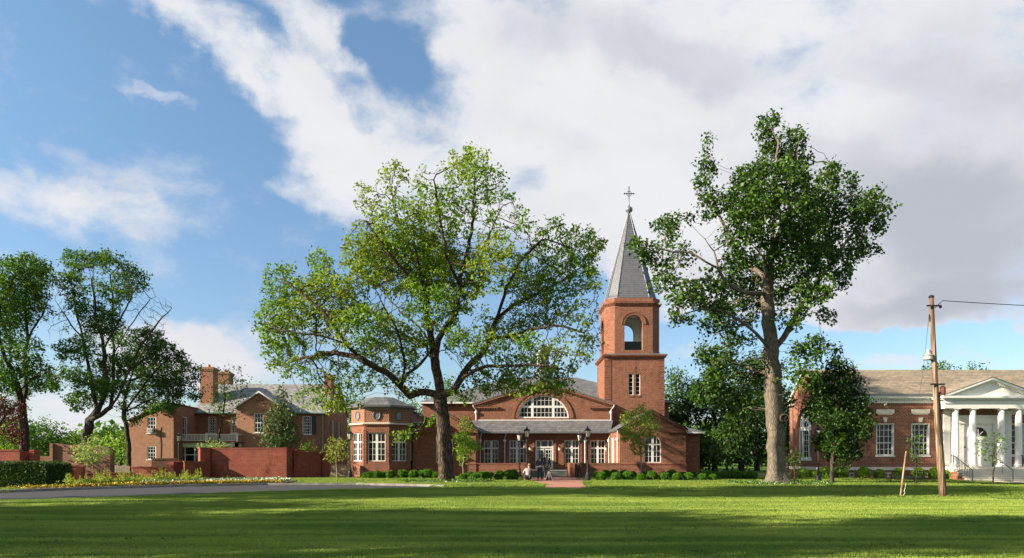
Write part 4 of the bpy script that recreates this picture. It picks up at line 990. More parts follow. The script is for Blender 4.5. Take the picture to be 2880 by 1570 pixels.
# ---- bell tower
tx0, tx1 = X(1701.2, Yt), X(1867.9, Yt); tw = tx1 - tx0; ty1 = Yt + tw; zt = 12.05
foot = [(tx0, Yt), (tx1, Yt), (tx1, ty1), (tx0, ty1)]
tb_ = MB(); sl_ = [(X(1767.4, Yt), X(1781.5, Yt)), (X(1787, Yt), X(1800.8, Yt))]; q_ = MB()
for i, (M, L_) in enumerate(seg_frames(foot)):
    tb_.M = M; q_ = MB(); q_.M = M; q2_ = MB(); q2_.M = M
    tb_.wall(rect(0, L_, 0, zt), [rect(a - tx0, b - tx0, 8.18, 10.42) for a, b in sl_] if i == 0 else [], .2, 0)
    z = 4.3
    while z < zt - .25:
        q_.box(-.035, .62, -.035, .0, z, z + .235); q2_.box(L_ - .62, L_ + .033, -.033, 0, z, z + .235); z += .287
    q_.build('quoin_strip', BR_CH, church); q2_.build('quoin_strip', BR_CH, church); q_ = MB(); q_.M = M
    if i == 0:
        for a, b in sl_:
            window(church, M, a - tx0, b - tx0, 8.18, 10.42, [], [(q, .035, 0, 1) for q in (.2, .4, .6, .8)], fr=.06, d=.08)
            q_.box(a - tx0 - .02, b - tx0 + .02, -.05, 0, 8.0, 8.16)
        # raised brick flower over the slit windows
        xc = (sl_[0][1] + sl_[1][0]) / 2 - tx0; q_.box(xc - .1, xc + .1, -.04, 0, 10.9, 11.2); q_.box(xc - .25, xc + .25, -.03, 0, 10.62, 10.72); q_.build('brick_ornament', BR_CH, church)
tb_.build('tower_shaft', BR_CH, church)
c = MB(); loft(c, [(offset_poly(foot, .0), zt - .02), (offset_poly(foot, .10), zt + .03), (offset_poly(foot, .12), zt + .12), (offset_poly(foot, .28), zt + .2), (offset_poly(foot, .30), zt + .32)])
for M, L_ in seg_frames(foot): c.M = M; dentils(c, (-.1, -.1, zt + .15), (L_ + .1, -.1, zt + .15), .09, .2, .12)
c.M = None; c.build('tower_cornice', BR_CH, church)
lf_ = MB(); 
def chamf(x0, x1, y0, y1, c): return [(x0 + c, y0), (x1 - c, y0), (x1, y0 + c), (x1, y1 - c), (x1 - c, y1), (x0 + c, y1), (x0, y1 - c), (x0, y0 + c)]
bx0, bx1 = 9.87, 15.57; by0 = Yt + .35; by1 = by0 + (bx1 - bx0); ch = .86; st = chamf(bx0, bx1, by0, by1, ch)
loft(lf_, [(offset_poly(foot, .30), zt + .325), (offset_poly(foot, .28), zt + .37), ([(x, y) for x, y in offset_poly(foot, -.3)], zt + .5)]); lf_.build('tower_ledge', LEAD, church)
zb0, zb1 = zt + .33, 18.25; bt = MB(); wt = MB(); gd = MB()
for i, (M, L_) in enumerate(seg_frames(st)):
    bt.M = M; main = i % 2 == 0
    if main:
        a = L_ / 2 - .957; o_ = arch(a, a + 1.914, 12.9, 15.62, 18)
        bt.wall(rect(0, L_, zb0, zb1), [o_], .45, .3); ringarch(bt, a, a + 1.914, 15.62, .26, -.06, .1); ringarch(bt, a - .26, a + 2.174, 15.62, .07, -.1, .02)
        bt.box(a - .3, a + 2.2, -.06, .1, 12.80, 12.9)
        wt.M = M; wt.wall(rect(.28, L_ - .28, zb0, 17.5), [arch(a, a + 1.914, 12.9, 15.62, 18)], .01, .02) if False else None
        M2 = M @ Matrix.Translation((0, .46, 0)); wt.M = M2; wt.wall(rect(.1, L_ - .1, zb0, 17.4), [o_], .05, .06)
        gd = MB(); gd.M = M2; gd.box(a - .1, a + 2.0, .10, .16, zb0, 13.92); gd.build('belfry_guard', BLACK, church)
    else: bt.box(0, L_, 0, .3, zb0, zb1); wt.M = M; wt.box(.05, L_ - .05, .5, .52, zb0, 17.4)
    bt.box(-.02, L_ + .02, -.05, 0.0, zb0, zb0 + .42)
bt.build('belfry_wall', BR_CH, church)
wt.M = None; wt.box(bx0 + .5, bx1 - .5, by0 + .5, by1 - .5, 17.3, 17.36); wt.build('belfry_lining', WHITE, church)
c = MB(); loft(c, [(st, 17.55), (offset_poly(st, .08), 17.62), (offset_poly(st, .10), 17.72), (offset_poly(st, .24), 17.8), (offset_poly(st, .26), 17.92), (offset_poly(st, .06), 17.97), (offset_poly(st, .05), 18.38), (offset_poly(st, -.1), 18.42)])
for M, L_ in seg_frames(st): c.M = M; dentils(c, (0, -.06, 17.76), (L_, -.06, 17.76), .085, .19, .12)
c.M = None; c.build('belfry_cornice', BR_CH, church)
sp0 = chamf(bx0 + .26, bx1 - .26, by0 + .26, by1 - .26, .92); ap = ((bx0 + bx1) / 2, (by0 + by1) / 2, 28.3)
s_ = MB(); loft(s_, [(offset_poly(sp0, .12), 18.43), (offset_poly(sp0, .10), 18.52)] + [([(ap[0] + (x - ap[0]) * f, ap[1] + (y - ap[1]) * f) for x, y in sp0], 18.55 + (28.3 - 18.55) * g) for f, g in ((1, 0), (.96, .03), (.035, 1))])
s_.build('spire', SL_SP, church)
hp = MB()
for x, y in sp0: hp.tube([(x, y, 18.56), (ap[0] + (x - ap[0]) * .035, ap[1] + (y - ap[1]) * .035, 28.3)], .028, 5)
hp.build('spire_hips', SL_SP, church)
f_ = MB(); f_.lathe(ap, [(.16, -.1), (.14, .0), (.34, .12), (.36, .2), (.40, .28), (.36, .5), (.22, .62), (.09, .72), (.05, 1.0), (.04, 1.5)], 16); f_.build('finial', LEAD, church, smooth=True)
x_, y_, z_ = ap; xr = MB(); xr.box(x_ - .04, x_ + .04, y_ - .03, y_ + .03, z_ + 1.3, z_ + 2.75); xr.box(x_ - .52, x_ + .52, y_ - .025, y_ + .025, z_ + 2.02, z_ + 2.11)
xr.tube([(x_ + .27 * math.cos(t_ * math.pi / 12), y_, z_ + 2.065 + .27 * math.sin(t_ * math.pi / 12)) for t_ in range(25)], .028, 6, False)
for dx, dz in ((-.52, 0), (.52, 0), (0, .68)): xr.box(x_ + dx - .05, x_ + dx + .05, y_ - .035, y_ + .035, z_ + 2.065 + dz - .08, z_ + 2.065 + dz + .08)
xr.build('cross', BLACK, church)
# wall lanterns
def wlamp(x, y, z):
    q = MB(); q.box(x - .06, x + .06, y - .02, y, z - .15, z + .15); q.tube([(x, y, z + .1), (x, y - .12, z + .22), (x, y - .2, z + .2)], .015, 6)
    q.lathe((x, y - .2, z - .2), [(.06, 0), (.10, .03)], 6); q.lathe((x, y - .2, z + .1), [(.14, 0), (.05, .12), (.02, .18)], 6)
    a = q.build('wall_lamp', BLACK, church)
    q = MB(); q.lathe((x, y - .2, z - .17), [(.09, 0), (.115, .27)], 6); q.build('lamp_glass', LGLASS, a)
for px in (1490.5, 1572.8): wlamp(X(px, Yp), Yp, 2.55)
wlamp(xi0 + .35, Yp - .05, 2.55); wlamp(xi1 - .38, Yp - .05, 2.55)

# ---- entrance terrace: parapet walls, steps, handrail
terr = thing('entrance_terrace', (X(1560, 60), 60, 0), 'raised brick terrace with parapet walls and broad stone steps at the church door', 'terrace')
st0, st1 = X(1480, 60.2), X(1597, 60.2)
q = MB()
q.box(xi0 + .01, st0 - .41, 60.02, 60.34, 0, 1.13); q.box(xi0 + .01, st0 - .41, 59.98, 60.38, 1.131, 1.2); q.box(st0 - .40, st0, 57.9, 60.42, 0, 1.24); q.build('parapet_wall', BR_CH, terr)
q = MB(); q.box(st1 + .41, xi1 - .01, 60.02, 60.34, 0, 1.13); q.box(st1 + .41, xi1 - .01, 59.98, 60.38, 1.131, 1.2); q.box(st1, st1 + .40, 57.9, 60.42, 0, 1.24); q.build('parapet_wall', BR_CH, terr)
q = MB(); q.box(xi0, xi1, 60.36, 66.25, 0, .535); q.build('terrace_floor', GREYST, terr)
q = MB()
for k in range(4): q.box(st0 + .002, st1 - .002, 58.5 + k * .42, 60.36, .134 * k + .004, .134 * (k + 1) - .04); q.box(st0 + .003, st1 - .003, 58.44 + k * .42, 60.355, .134 * (k + 1) - .038, .134 * (k + 1))
q.build('steps', GREYST, terr)
q = MB()
for xx in (st1 - .18, st0 + .18):
    q.tube([(xx, 58.3, 0), (xx, 58.3, .92), (xx, 60.2, 1.5), (xx, 60.6, 1.5), (xx, 60.6, .54)], .022, 6)
q.build('handrail', BLACK, terr)

# ================================================================== library on the right
lib = thing('library', (X(2500, 56), 58, 0), 'long red brick library with tan slate roof and white columned portico', 'library')
YL = 56.0; lx0 = X(2303, YL); lx1 = 62.0; ly1 = 61.9; ML = frame((0, YL, 0)); zE = 6.15
wx = [(2366, 2413)] + [(2464.8, 2514), (2563.6, 2613.8)]
zt_, zb_ = Z(1191.8, YL), Z(1281.5, YL)
hl = [rect(X(a, YL), X(b, YL), zb_, zt_) for a, b in wx] + [rect(X(a + 372 + 0, YL), X(b + 372, YL), zb_, zt_) for a, b in wx[1:]]
mb = MB(); mb.M = ML; mb.wall(rect(lx0, lx1, .0, zE + .1), hl, .28, 0)
side = frame((lx0, ly1, 0), R(-90)); Ls = ly1 - YL
mb.M = side; sa = Ls - (58.9 - YL) ; yc_ = ly1 - 58.75; aw = 1.32; zsp = 4.55
mb.wall([(0, 0), (Ls, 0), (Ls, zE + .2), (Ls / 2, 8.9), (0, zE + .2)], [arch(yc_ - aw, yc_ + aw, 1.5, zsp, 18)], .35, 0)
ringarch(mb, yc_ - aw, yc_ + aw, zsp, .25, -.04, .05)
mb.M = None; mb.box(lx0 + .4, lx1, ly1 - .3, ly1, 0, zE); mb.build('library_wall', BR_LIB, lib)
for r_ in hl: 
    v, h = grid(4, 5, .035); window(lib, ML, r_[0][0], r_[1][0], zb_, zt_, v, h + [(.4, .07, 0, 1)], d=.16, fr=.10, sill=.12)
    tb = MB(); tb.M = ML; a, b = r_[0][0], r_[1][0]; c_ = (a + b) / 2
    # deep white reveal boards
    tb.box(a - .004, a + .05, -.02, .16, zb_, zt_); tb.box(b - .05, b + .004, -.02, .16, zb_, zt_); tb.box(a + .05, b - .05, -.02, .16, zt_ - .05, zt_ + .004)
    tb.build('window_casing', WHITE, lib)
    s_ = MB(); s_.M = ML; s_.box(a, b + .02, -.05, .02, Z(1163, YL), Z(1151.5, YL)); s_.box(a + .12, b - .12, -.02, .02, Z(1166, YL), Z(1163, YL))
    s_.prism([(c_ - .11, zt_ + .12), (c_ + .11, zt_ + .12), (c_ + .17, zt_ + .50), (c_ - .17, zt_ + .50)], -.07, .02); s_.build('lintel_stone', STONE, lib)
# palladian window in the end wall
f_ = MB(); f_.M = side; f_.prism([(u, z) for u, z in arch(yc_ - aw, yc_ + aw, 1.5, zsp, 18)], .2, .3); pf = f_.build('palladian_window', WHITE, lib)
f_ = MB(); f_.M = side
f_.box(yc_ - aw, yc_ + aw, .10, .2, zsp - .55, zsp - .35); f_.box(yc_ - aw - .05, yc_ + aw + .05, .05, .2, zsp - .35, zsp - .25)
for u in (-1.25, -.62, .62, 1.25): f_.box(yc_ + u - .07, yc_ + u + .07, .08, .2, 1.6, zsp - .55)
f_.box(yc_ - aw - .1, yc_ + aw + .1, -.05, .2, 1.4, 1.55); ringarch(f_, yc_ - .5, yc_ + .5, zsp - .25, .1, .1, .2); f_.build('window_tracery', WHITE, pf)
f_ = MB(); f_.M = side; f_.poly([(u, .19, z) for u, z in arch(yc_ - .5, yc_ + .5, 1.7, zsp - .2, 12)])
for s_ in (-1, 1): f_.poly([(yc_ + s_ * .93 - .2, .19, 1.7), (yc_ + s_ * .93 + .2, .19, 1.7), (yc_ + s_ * .93 + .2, .19, zsp - .6), (yc_ + s_ * .93 - .2, .19, zsp - .6)])
f_.build('pane', GLASS, pf)
f_ = MB(); f_.M = side
for k in range(1, 6): f_.box(yc_ - .5, yc_ + .5, .165, .185, 1.7 + k * .48, 1.73 + k * .48)
f_.box(yc_ - .02, yc_ + .02, .16, .186, 1.7, zsp + .2); f_.build('muntins', WHITE, pf)
# plinth band, basement windows, cornice
pl = MB(); pl.M = ML; zp0, zp1 = Z(1322.5, YL), Z(1314, YL); X34 = 34.6
pl.box(lx0 - .06, X34, -.07, 0, zp0, zp1); pl.box(lx0 - .06, lx1, -.07, 0, zp0, zp1) if False else None
pl.M = side; pl.box(0, Ls + .07, -.07, 0, zp0, zp1); pl.build('plinth_band', STONE, lib)
for px in (2390, 2498, 2598): window(lib, ML, X(px - 12, YL), X(px + 12, YL), .06, .42, [(.5, .05, 0, 1)], [], d=-.02, deep=.04, fr=.05, name='basement_window')
c = MB(); c.M = ML
c.box(lx0 - .05, lx1, -.10, .1, 6.14, 6.34); c.box(lx0 - .1, lx1, -.30, .1, 6.46, 6.56); c.box(lx0 - .1, lx1, -.42, .1, 6.56, 6.74)
dentils(c, (lx0, -.08, 6.46), (lx1, -.08, 6.46), .12, .21, .13)
c.M = side; c.box(0, .0 + .9, -.3, .1, 6.3, 6.5); c.box(Ls - .7, Ls + .41, -.35, .0, 6.5, 6.72)
c.build('cornice', WHITE, lib)
g_ = MB(); g_.M = ML; g_.box(lx0 - .1, lx1, -.52, -.40, 6.75, 6.86); g_.build('gutter', LEAD, lib)
rf = MB(); yr = (YL + ly1) / 2; zr = 9.25
rf.slab([(lx0 + .0, YL - .45, 6.83), (lx1, YL - .45, 6.83), (lx1, yr, zr), (lx0 + .0, yr, zr)], .1); rf.slab([(lx0, ly1 + .45, 6.83), (lx1, ly1 + .45, 6.83), (lx1, yr, zr), (lx0, yr, zr)], .1)
rf.build('library_roof', SL_LIB, lib)
cp = MB(); cp.tube([(lx0 + .1, YL - .3, 6.8), (lx0 + .1, yr, zr + .05), (lx0 + .1, ly1 + .3, 6.8)], .12, 6); cp.build('gable_coping', STONE, lib)
fc = MB(); fc.tube([(X(2487, YL - .1), YL - .35, Z(1137, YL)), (X(2487, YL - .1), YL - .2, Z(1141, YL))], .09, 8); fc.build('floodlight', WHITE, lib)
# portico
YC = 54.7; kc = YC / FPX; colx = [X(p, YC) for p in (2687, 2736, 2816, 2865)]; pcx = sum(colx) / 4; zf = .93; zc = 5.60
for cxp in colx:
    q = MB(); q.lathe((cxp, YC, zf), [(.36, 0), (.36, .10)], 4, ph=.5); q.lathe((cxp, YC, zf + .1), [(.32, 0), (.34, .06), (.28, .13), (.29, .17), (.262, .22), (.262, 1.6), (.25, 2.9), (.222, 4.25), (.24, 4.28), (.222, 4.32), (.222, 4.42), (.29, 4.48), (.29, 4.5)], 24)
    q.lathe((cxp, YC, zc - .06), [(.43, 0), (.43, .06)], 4, ph=.5); q.build('column', WHITE, lib, smooth=False)
hx = 3.55; e = MB()
e.box(pcx - hx, pcx + hx, YC - .3, YC + .3, zc, 6.22); e.box(pcx - hx, pcx - hx + .6, YC + .3, YL - .08, zc, 6.22); e.box(pcx + hx - .6, pcx + hx, YC + .3, YL - .08, zc, 6.22)
e.box(pcx - hx - .06, pcx + hx + .06, YC - .36, YC + .3, 5.98, 6.04)
e.build('entablature', WHITE, lib)
ci = MB(); ci.box(pcx - hx + .6, pcx + hx - .6, YC + .3, YL, 5.95, 6.0); ci.build('porch_ceiling', WHITE, lib)
e = MB(); e.box(pcx - hx - .2, pcx + hx + .2, YC - .5, YL - .43, 6.30, 6.40); e.box(pcx - hx - .34, pcx + hx + .34, YC - .64, YL - .43, 6.40, 6.58)
e.M = frame((0, YC - .32, 0)); dentils(e, (pcx - hx, 0, 6.30), (pcx + hx, 0, 6.30), .09, .17, .1); e.M = None
e.build('portico_cornice', WHITE, lib)
zA = 8.02; w_ = hx + .34; e = MB(); e.M = frame((0, YC - .3, 0))
e.prism([(pcx - hx, 6.58), (pcx + hx, 6.58), (pcx, 7.85)], 0, .2); e.build('tympanum', WHITE, lib)
e = MB(); e.M = frame((0, YC - .66, 0))
for s_ in (-1, 1):
    a = (pcx + s_ * w_, 6.60); b = (pcx, zA)
    e.prism([a, b, (b[0], b[1] - .16), (a[0] - s_ * .45, a[1])], 0, .36)
    e.prism([(a[0] - s_ * .45, a[1]), (b[0], b[1] - .16), (b[0], b[1] - .26), (a[0] - s_ * .75, a[1])], .16, .36)
    dentils(e, (a[0] - s_ * .75, .34, 6.62), (b[0], .34, zA - .26), .10, .2, .12)
e.build('raking_cornice', WHITE, lib)
rf = MB()
for s_ in (-1, 1): rf.slab([(pcx, YC - .68, zA + .06), (pcx + s_ * (w_ + .02), YC - .68, 6.66), (pcx + s_ * (w_ + .02), YL - .3, 6.9), (pcx, YL + 1.8, zA + .06)], .06)
rf.build('portico_roof', SL_LIB, lib)
dr_ = MB(); dr_.M = ML; dc = pcx + .08
dr_.box(dc - 1.42, dc + 1.42, -.12, 0, zf, 5.1); dr_.box(dc - 1.62, dc - 1.2, -.22, -.12, zf, 4.45); dr_.box(dc + 1.2, dc + 1.62, -.22, -.12, zf, 4.45)
dr_.box(dc - 1.7, dc + 1.7, -.3, -.12, 4.45, 4.6); dr_.box(dc - 1.65, dc + 1.65, -.24, -.12, 4.6, 4.95); dr_.box(dc - 1.8, dc + 1.8, -.38, -.0, 4.95, 5.12)
ringarch(dr_, dc - .74, dc + .74, 3.42, .16, -.2, -.12); dw = dr_.build('door_surround', WHITE, lib)
fn = MB(); fn.M = ML; fn.poly([(u, -.125, z) for u, z in arch(dc - .74, dc + .74, 3.42, 3.421, 16, .72)]); fn.build('fanlight', GLASS, dw)
fn = MB(); fn.M = ML
for k in range(1, 4): a = math.pi * k / 4; fn.tube([(dc, -.14, 3.44), (dc + .72 * math.cos(a), -.14, 3.42 + .70 * math.sin(a))], .015, 4)
fn.build('fanlight_bars', WHITE, dw)
dd = MB(); dd.M = ML; dd.box(dc - .72, dc + .72, -.16, -.121, zf + .02, 3.32)
d0_ = dd.build('library_door', WHITE, lib)
dd = MB(); dd.M = ML
for s_ in (-1, 1):
    for z0, z1 in ((1.15, 1.75), (1.9, 2.5), (2.62, 3.15)): dd.box(dc + s_ * .36 - .22, dc + s_ * .36 + .22, -.185, -.161, z0, z1)
dd.build('door_panel', WHITE, d0_)
pa = MB(); pa.M = ML
for px in (35.62, 40.62): pa.box(px - .27, px + .27, -.14, 0, zf, zc); pa.box(px - .33, px + .33, -.18, 0, zc - .25, zc - .1)
pa.build('pilaster', WHITE, lib)
kb = MB(); kb.M = ML; kb.box(X(2708, YL) - .06, X(2708, YL) + .06, -.26, -.221, 2.45, 2.6); kb.build('intercom', BLACK, lib)
# porch floor and steps
q = MB(); q.box(35.0, 41.3, 53.95, YL - .0, .55, zf); q.build('porch_floor', STONE, lib)
q = MB(); q.box(34.98, 41.32, 54.0, YL, -.25, .548)
for k in range(7):
    y = 53.95 - (k + 1) * .27; q.box(34.9, 35.08, y, y + .27, -.25, zf - .17 - k * .16)
q.build('stair_side_wall', BR_LIB, lib)
q = MB()
for k in range(7):
    y = 53.95 - (k + 1) * .27; q.box(35.08, 43.2, y, 53.948, -.25, zf - (k + 1) * .158 - .045); q.box(35.081, 43.2, y - .05, 53.946, zf - (k + 1) * .158 - .043, zf - (k + 1) * .158)
    q.box(34.86, 35.12, y - .02, y + .28, zf - .17 - k * .16, zf - .06 - k * .16)
q.build('library_steps', STONE, lib)
def rail(x, full=True, par=lib):
    q = MB(); y0, y1 = 54.3, 52.05; zt0, zt1 = zf + .92, gz(34, 52) + .92
    q.tube([(x, y0 + .3, zt0), (x, y0, zt0), (x, y1, zt1)], .028, 6)
    n = 12 if full else 2
    for k in range(n + 1):
        f = k / n; y = y0 + (y1 - y0) * f; zt__ = zt0 + (zt1 - zt0) * f
        q.tube([(x, y, zt__), (x, y, zt__ - .95)], .016 if 0 < k < n else .03, 5)
    q.build('handrail', BLACK, par)
rail(35.12); rail(38.2, False); rail(40.6, False)

# ================================================================== slate-roofed house on the left
hs = thing('house', (X(700, 75), 75, 0), 'two-storey red brick house with weathered slate roof, gables and white balcony', 'house')
YH = 75.0; hx0, hx1 = X(548, YH), X(923, YH); yb = 83.6; zE = 6.75; zR = 10.2; yr = (YH + yb) / 2; MH = frame((0, YH, 0))
wH = [(586, 608, 1172.8, 1219), (648.8, 667.6, 1172.8, 1219), (851, 876, 1171, 1222)]
mb = MB(); mb.M = MH; mb.wall(rect(hx0, hx1, 0, zE), [rect(X(a, YH), X(b, YH), Z(d_, YH), Z(c_, YH)) for a, b, c_, d_ in wH], .15, 0)
es = frame((hx1, YH, 0), R(90)); Lh = yb - YH
eh = [rect(1.5, 2.5, 3.6, 5.8), rect(1.5, 2.5, 7.0, 8.6), rect(4.2, 5.2, 3.6, 5.8), rect(4.2, 5.2, 7.0, 8.6)]
mb.M = es; mb.wall([(0, 0), (Lh, 0), (Lh, zE), (Lh / 2, zR - .1), (0, zE)], eh, .15, 0)
mb.M = frame((hx0, yb, 0), R(-90)); mb.wall([(0, 0), (Lh, 0), (Lh, zE), (Lh / 2, zR - .1), (0, zE)], [], .15, 0); mb.M = None
mb.build('main_wall', BR_LIB, hs)
for a, b, c_, d_ in wH: v, h = grid(4, 6, .03); window(hs, MH, X(a, YH), X(b, YH), Z(d_, YH), Z(c_, YH), v, h + [(.5, .06, 0, 1)], d=.03, fr=.07, sill=.06)
for r_ in eh: v, h = grid(2, 4, .03); window(hs, es, r_[0][0], r_[1][0], r_[0][1], r_[2][1], v, h, d=.03)
sh = MB(); sh.M = MH; xa, xb = X(851, YH), X(876, YH); sh.box(xb + .03, xb + .5, -.05, -.002, Z(1222, YH), Z(1171, YH)); sh.build('shutter', BLACK, hs)
sh = MB(); sh.M = es
for r_ in eh: sh.box(r_[0][0] - .45, r_[0][0] - .04, -.05, -.002, r_[0][1], r_[2][1]); sh.box(r_[1][0] + .04, r_[1][0] + .45, -.05, -.002, r_[0][1], r_[2][1])
sh.build('shutter', BLACK, hs)
rf = MB(); rf.slab([(hx0 - .1, YH - .35, zE - .1), (hx1 + .12, YH - .35, zE - .1), (hx1 + .12, yr, zR), (hx0 - .1, yr, zR)], .12); rf.slab([(hx0 - .1, yb + .35, zE - .1), (hx1 + .12, yb + .35, zE - .1), (hx1 + .12, yr, zR), (hx0 - .1, yr, zR)], .12)
rf.build('main_roof', SL_TN, hs)
g_ = MB(); g_.box(hx0 - .1, hx1, YH - .46, YH - .34, zE - .24, zE - .1); g_.tube([(X(909, YH), YH - .3, zE - .2), (X(909, YH), YH - .08, zE - .6), (X(909, YH), YH - .08, .3)], .07, 8); g_.build('gutter', COPPER, hs)
rk = MB()
for s0, s1 in ((YH - .3, yr), (yb + .3, yr)): rk.tube([(hx1 + .16, s0, zE - .12), (hx1 + .16, s1, zR + .02)], .09, 4)
rk.build('bargeboard', WHITE, hs)
# projecting cross gable
Yc = 73.0; c0, c1, cc = X(664.5, Yc), X(796, Yc), X(730, Yc); zc_e, zc_r = Z(1147, Yc), Z(1103, Yc); Mc = frame((0, Yc, 0))
cw = rect(X(715, Yc), X(741, Yc), Z(1217, Yc), Z(1162, Yc))
mb = MB(); mb.M = Mc; mb.wall([(c0, 0), (c1, 0), (c1, zc_e), (cc, zc_r), (c0, zc_e)], [cw, rect(X(720, Yc), X(740, Yc), 1.2, 2.7)], .15)
mb.box(c0, c0 + .3, .35, 2, 0, zc_e); mb.box(c1 - .3, c1, .35, 2, 0, zc_e); mb.build('gable_wall', BR_TOWN, hs)
v, h = grid(3, 4, .03); window(hs, Mc, cw[0][0], cw[1][0], cw[0][1], cw[2][1], v, h + [(.5, .07, 0, 1)], d=.03, sill=.08)
window(hs, Mc, X(720, Yc), X(740, Yc), 1.2, 2.7, v, h, d=.03)
vt = MB(); vt.M = Mc
for i, j in ((-1, 0), (0, 0), (1, 0), (0, 1), (0, -1), (-2, 0), (2, 0)): vt.box(cc + i * .16 - .05, cc + i * .16 + .05, -.004, .02, zc_r - .95 + j * .16, zc_r - .85 + j * .16)
vt.build('gable_vent', DARKB, hs)
rf = MB()
for s_, xe in ((-1, c0 - .25), (1, c1 + .25)): rf.slab([(cc, Yc - .25, zc_r + .14), (xe, Yc - .25, zc_e - .02), (xe, YH + .6, zc_e - .02), (cc, YH + 2.6, zc_r + .14)], .1)
rf.build('gable_roof', SL_TN, hs)
rk = MB(); rk.M = Mc
for s_, xe in ((-1, c0 - .25), (1, c1 + .25)): rk.prism([(xe, zc_e - .20), (xe, zc_e - .04), (cc, zc_r + .11), (cc, zc_r - .06)], -.28, -.22)
rk.build('bargeboard', WHITE, hs)
def chimney(x0, x1, y0, y1, z0, z1, par, mat=BR_LIB):
    q = MB(); q.box(x0, x1, y0, y1, z0, z1 - .45); q.box(x0 - .06, x1 + .06, y0 - .06, y1 + .06, z1 - .45, z1 - .3); q.box(x0 - .12, x1 + .12, y0 - .12, y1 + .12, z1 - .3, z1 - .12); q.box(x0 + .05, x1 - .05, y0 + .05, y1 - .05, z1 - .12, z1)
    ch_ = q.build('chimney', mat, par)
    q = MB(); q.lathe(((x0 + x1) / 2, (y0 + y1) / 2, z1), [(.16, 0), (.13, .3), (.15, .33)], 10); q.build('chimney_pot', BR_TOWN, ch_)
chimney(X(563, 76), X(599, 76), 76, 77.3, 5.5, Z(1032, 76), hs); chimney(X(616, 81), X(649, 81), 80.5, 81.8, 9, Z(1047, 81), hs); chimney(X(909, 77), X(928, 77), 77.5, 78.8, 8, Z(1055, 77.5), hs)
# balcony and sunroom
YB = 71.9; b0, b1 = X(488.5, YB), X(668, YB); zF = Z(1243, YB)
q = MB(); q.box(b0 - .7, b1 + .3, YB - .35, YH, zF - .10, zF); rfb = q.build('balcony_roof', MAROON, hs)
q = MB(); q.box(b0 - .1, b1 + .0, YB, YB + .3, zF - .5, zF - .1); q.box(b1 - .3, b1, YB, YH, zF - .5, zF - .1)
q.build('fascia', WHITE, hs)
q = MB(); q.box(b0, b1, YB - .1, YB - .03, zF + .74, zF + .82); q.box(b0, b1, YB - .09, YB - .04, zF + .10, zF + .16)
x = b0 + .06
while x < b1: q.box(x - .03, x + .03, YB - .085, YB - .045, zF + .16, zF + .74); x += .155
for xx in (b0, (b0 + b1) / 2 + .1, b1): q.box(xx - .07, xx + .07, YB - .14, YB, zF, zF + .95)
q.box(b1 - .06, b1, YB, YH, zF + .74, zF + .82)
q.build('balcony_railing', WHITE, hs)
Mb = frame((0, YB + .15, 0)); s0, s1 = b0 + .1, X(600, YB)
v = [(i / 4, .09, 0, 1) for i in range(1, 4)]; window(hs, Mb, s0, s1, .3, zF - .5, v, [(.66, .07, 0, 1), (.30, .06, 0, 1)], d=0, fr=.09, name='sunroom_window')
q = MB(); q.box(s1, b1, YB + .15, YB + .4, 0, zF - .5); q.build('sunroom_wall', BR_LIB, hs)
q = MB(); q.tube([(b0 - .55, YB - .3, zF - .1), (b0 - .5, YB - .2, zF - .25), (b0 - .18, YB, zF - .5), (b0 - .16, YB, .3)], .05, 8); q.build('downpipe', BLACK, hs)
# ---- tan brick house wing
tn = thing('house', (X(425, 70), 70, 0), 'tan brick house with sloping roofline, two white windows and an air conditioner', 'house')
YT = 70.0; a0, a1 = X(362.6, YT), X(488, YT); MT = frame((0, YT, 0))
tw_ = [(413.7, 438.7, 1173, 1219), (413.7, 438.7, 1255, 1293)]
xs = X(468, YT); mb = MB(); mb.M = MT
mb.wall([(a0, 0), (a1, 0), (a1, Z(1135, YT)), (xs, Z(1134, YT)), (a0, Z(1181, YT))], [rect(X(a, YT), X(b, YT), Z(d_, YT), Z(c_, YT)) for a, b, c_, d_ in tw_], .15, 0)
mb.build('front_wall', BR_TOWN, tn)
Ms = frame((a1, YT, 0), R(90)); zS = Z(1135, YT)
mb = MB(); mb.M = Ms; mb.wall([(.0, 0), (5.0, 0), (5.0, 7.05), (.0, zS)], [rect(2.0, 2.9, 3.6, 6.0)], .15, 0); mb.build('side_wall', BR_LIB, tn)
mb = MB(); mb.box(a0, a0 + .3, YT + .35, 75, 0, Z(1181, YT)); mb.build('side_wall', BR_LIB, tn)
window(tn, Ms, 2.0, 2.9, 3.6, 6.0, [(.5, .04, 0, 1)], [(.5, .04, 0, 1)], d=.03)
for a, b, c_, d_ in tw_:
    v, h = grid(3, 4, .028); wv_ = window(tn, MT, X(a, YT), X(b, YT), Z(d_, YT), Z(c_, YT), v, h + [(.5, .06, 0, 1)], d=.03, fr=.09, sill=.07)
q = MB(); xa, xb = X(418, YT), X(434, YT); q.box(xa, xb, YT - .35, YT + .02, Z(1219, YT) + .08, Z(1207, YT) + .1)
for k in range(5): q.box(xa + .05, xb - .05, YT - .37, YT - .345, Z(1219, YT) + .13 + k * .07, Z(1219, YT) + .16 + k * .07)
q.build('air_conditioner', plain('ac_metal', (.42, .42, .4), .5), tn)
q = MB(); q.slab([(a0 - .15, YT - .12, Z(1181, YT) - .02), (xs, YT - .12, zS + .08), (xs, 75.5, zS + .08), (a0 - .15, 75.5, Z(1181, YT) - .02)], .12)
q.slab([(xs, YT - .12, zS + .08), (a1 + .12, YT - .12, zS + .06), (a1 + .12, 75.5, 7.15), (xs, 75.5, 7.15)], .12); q.build('roof', MAROON, tn)
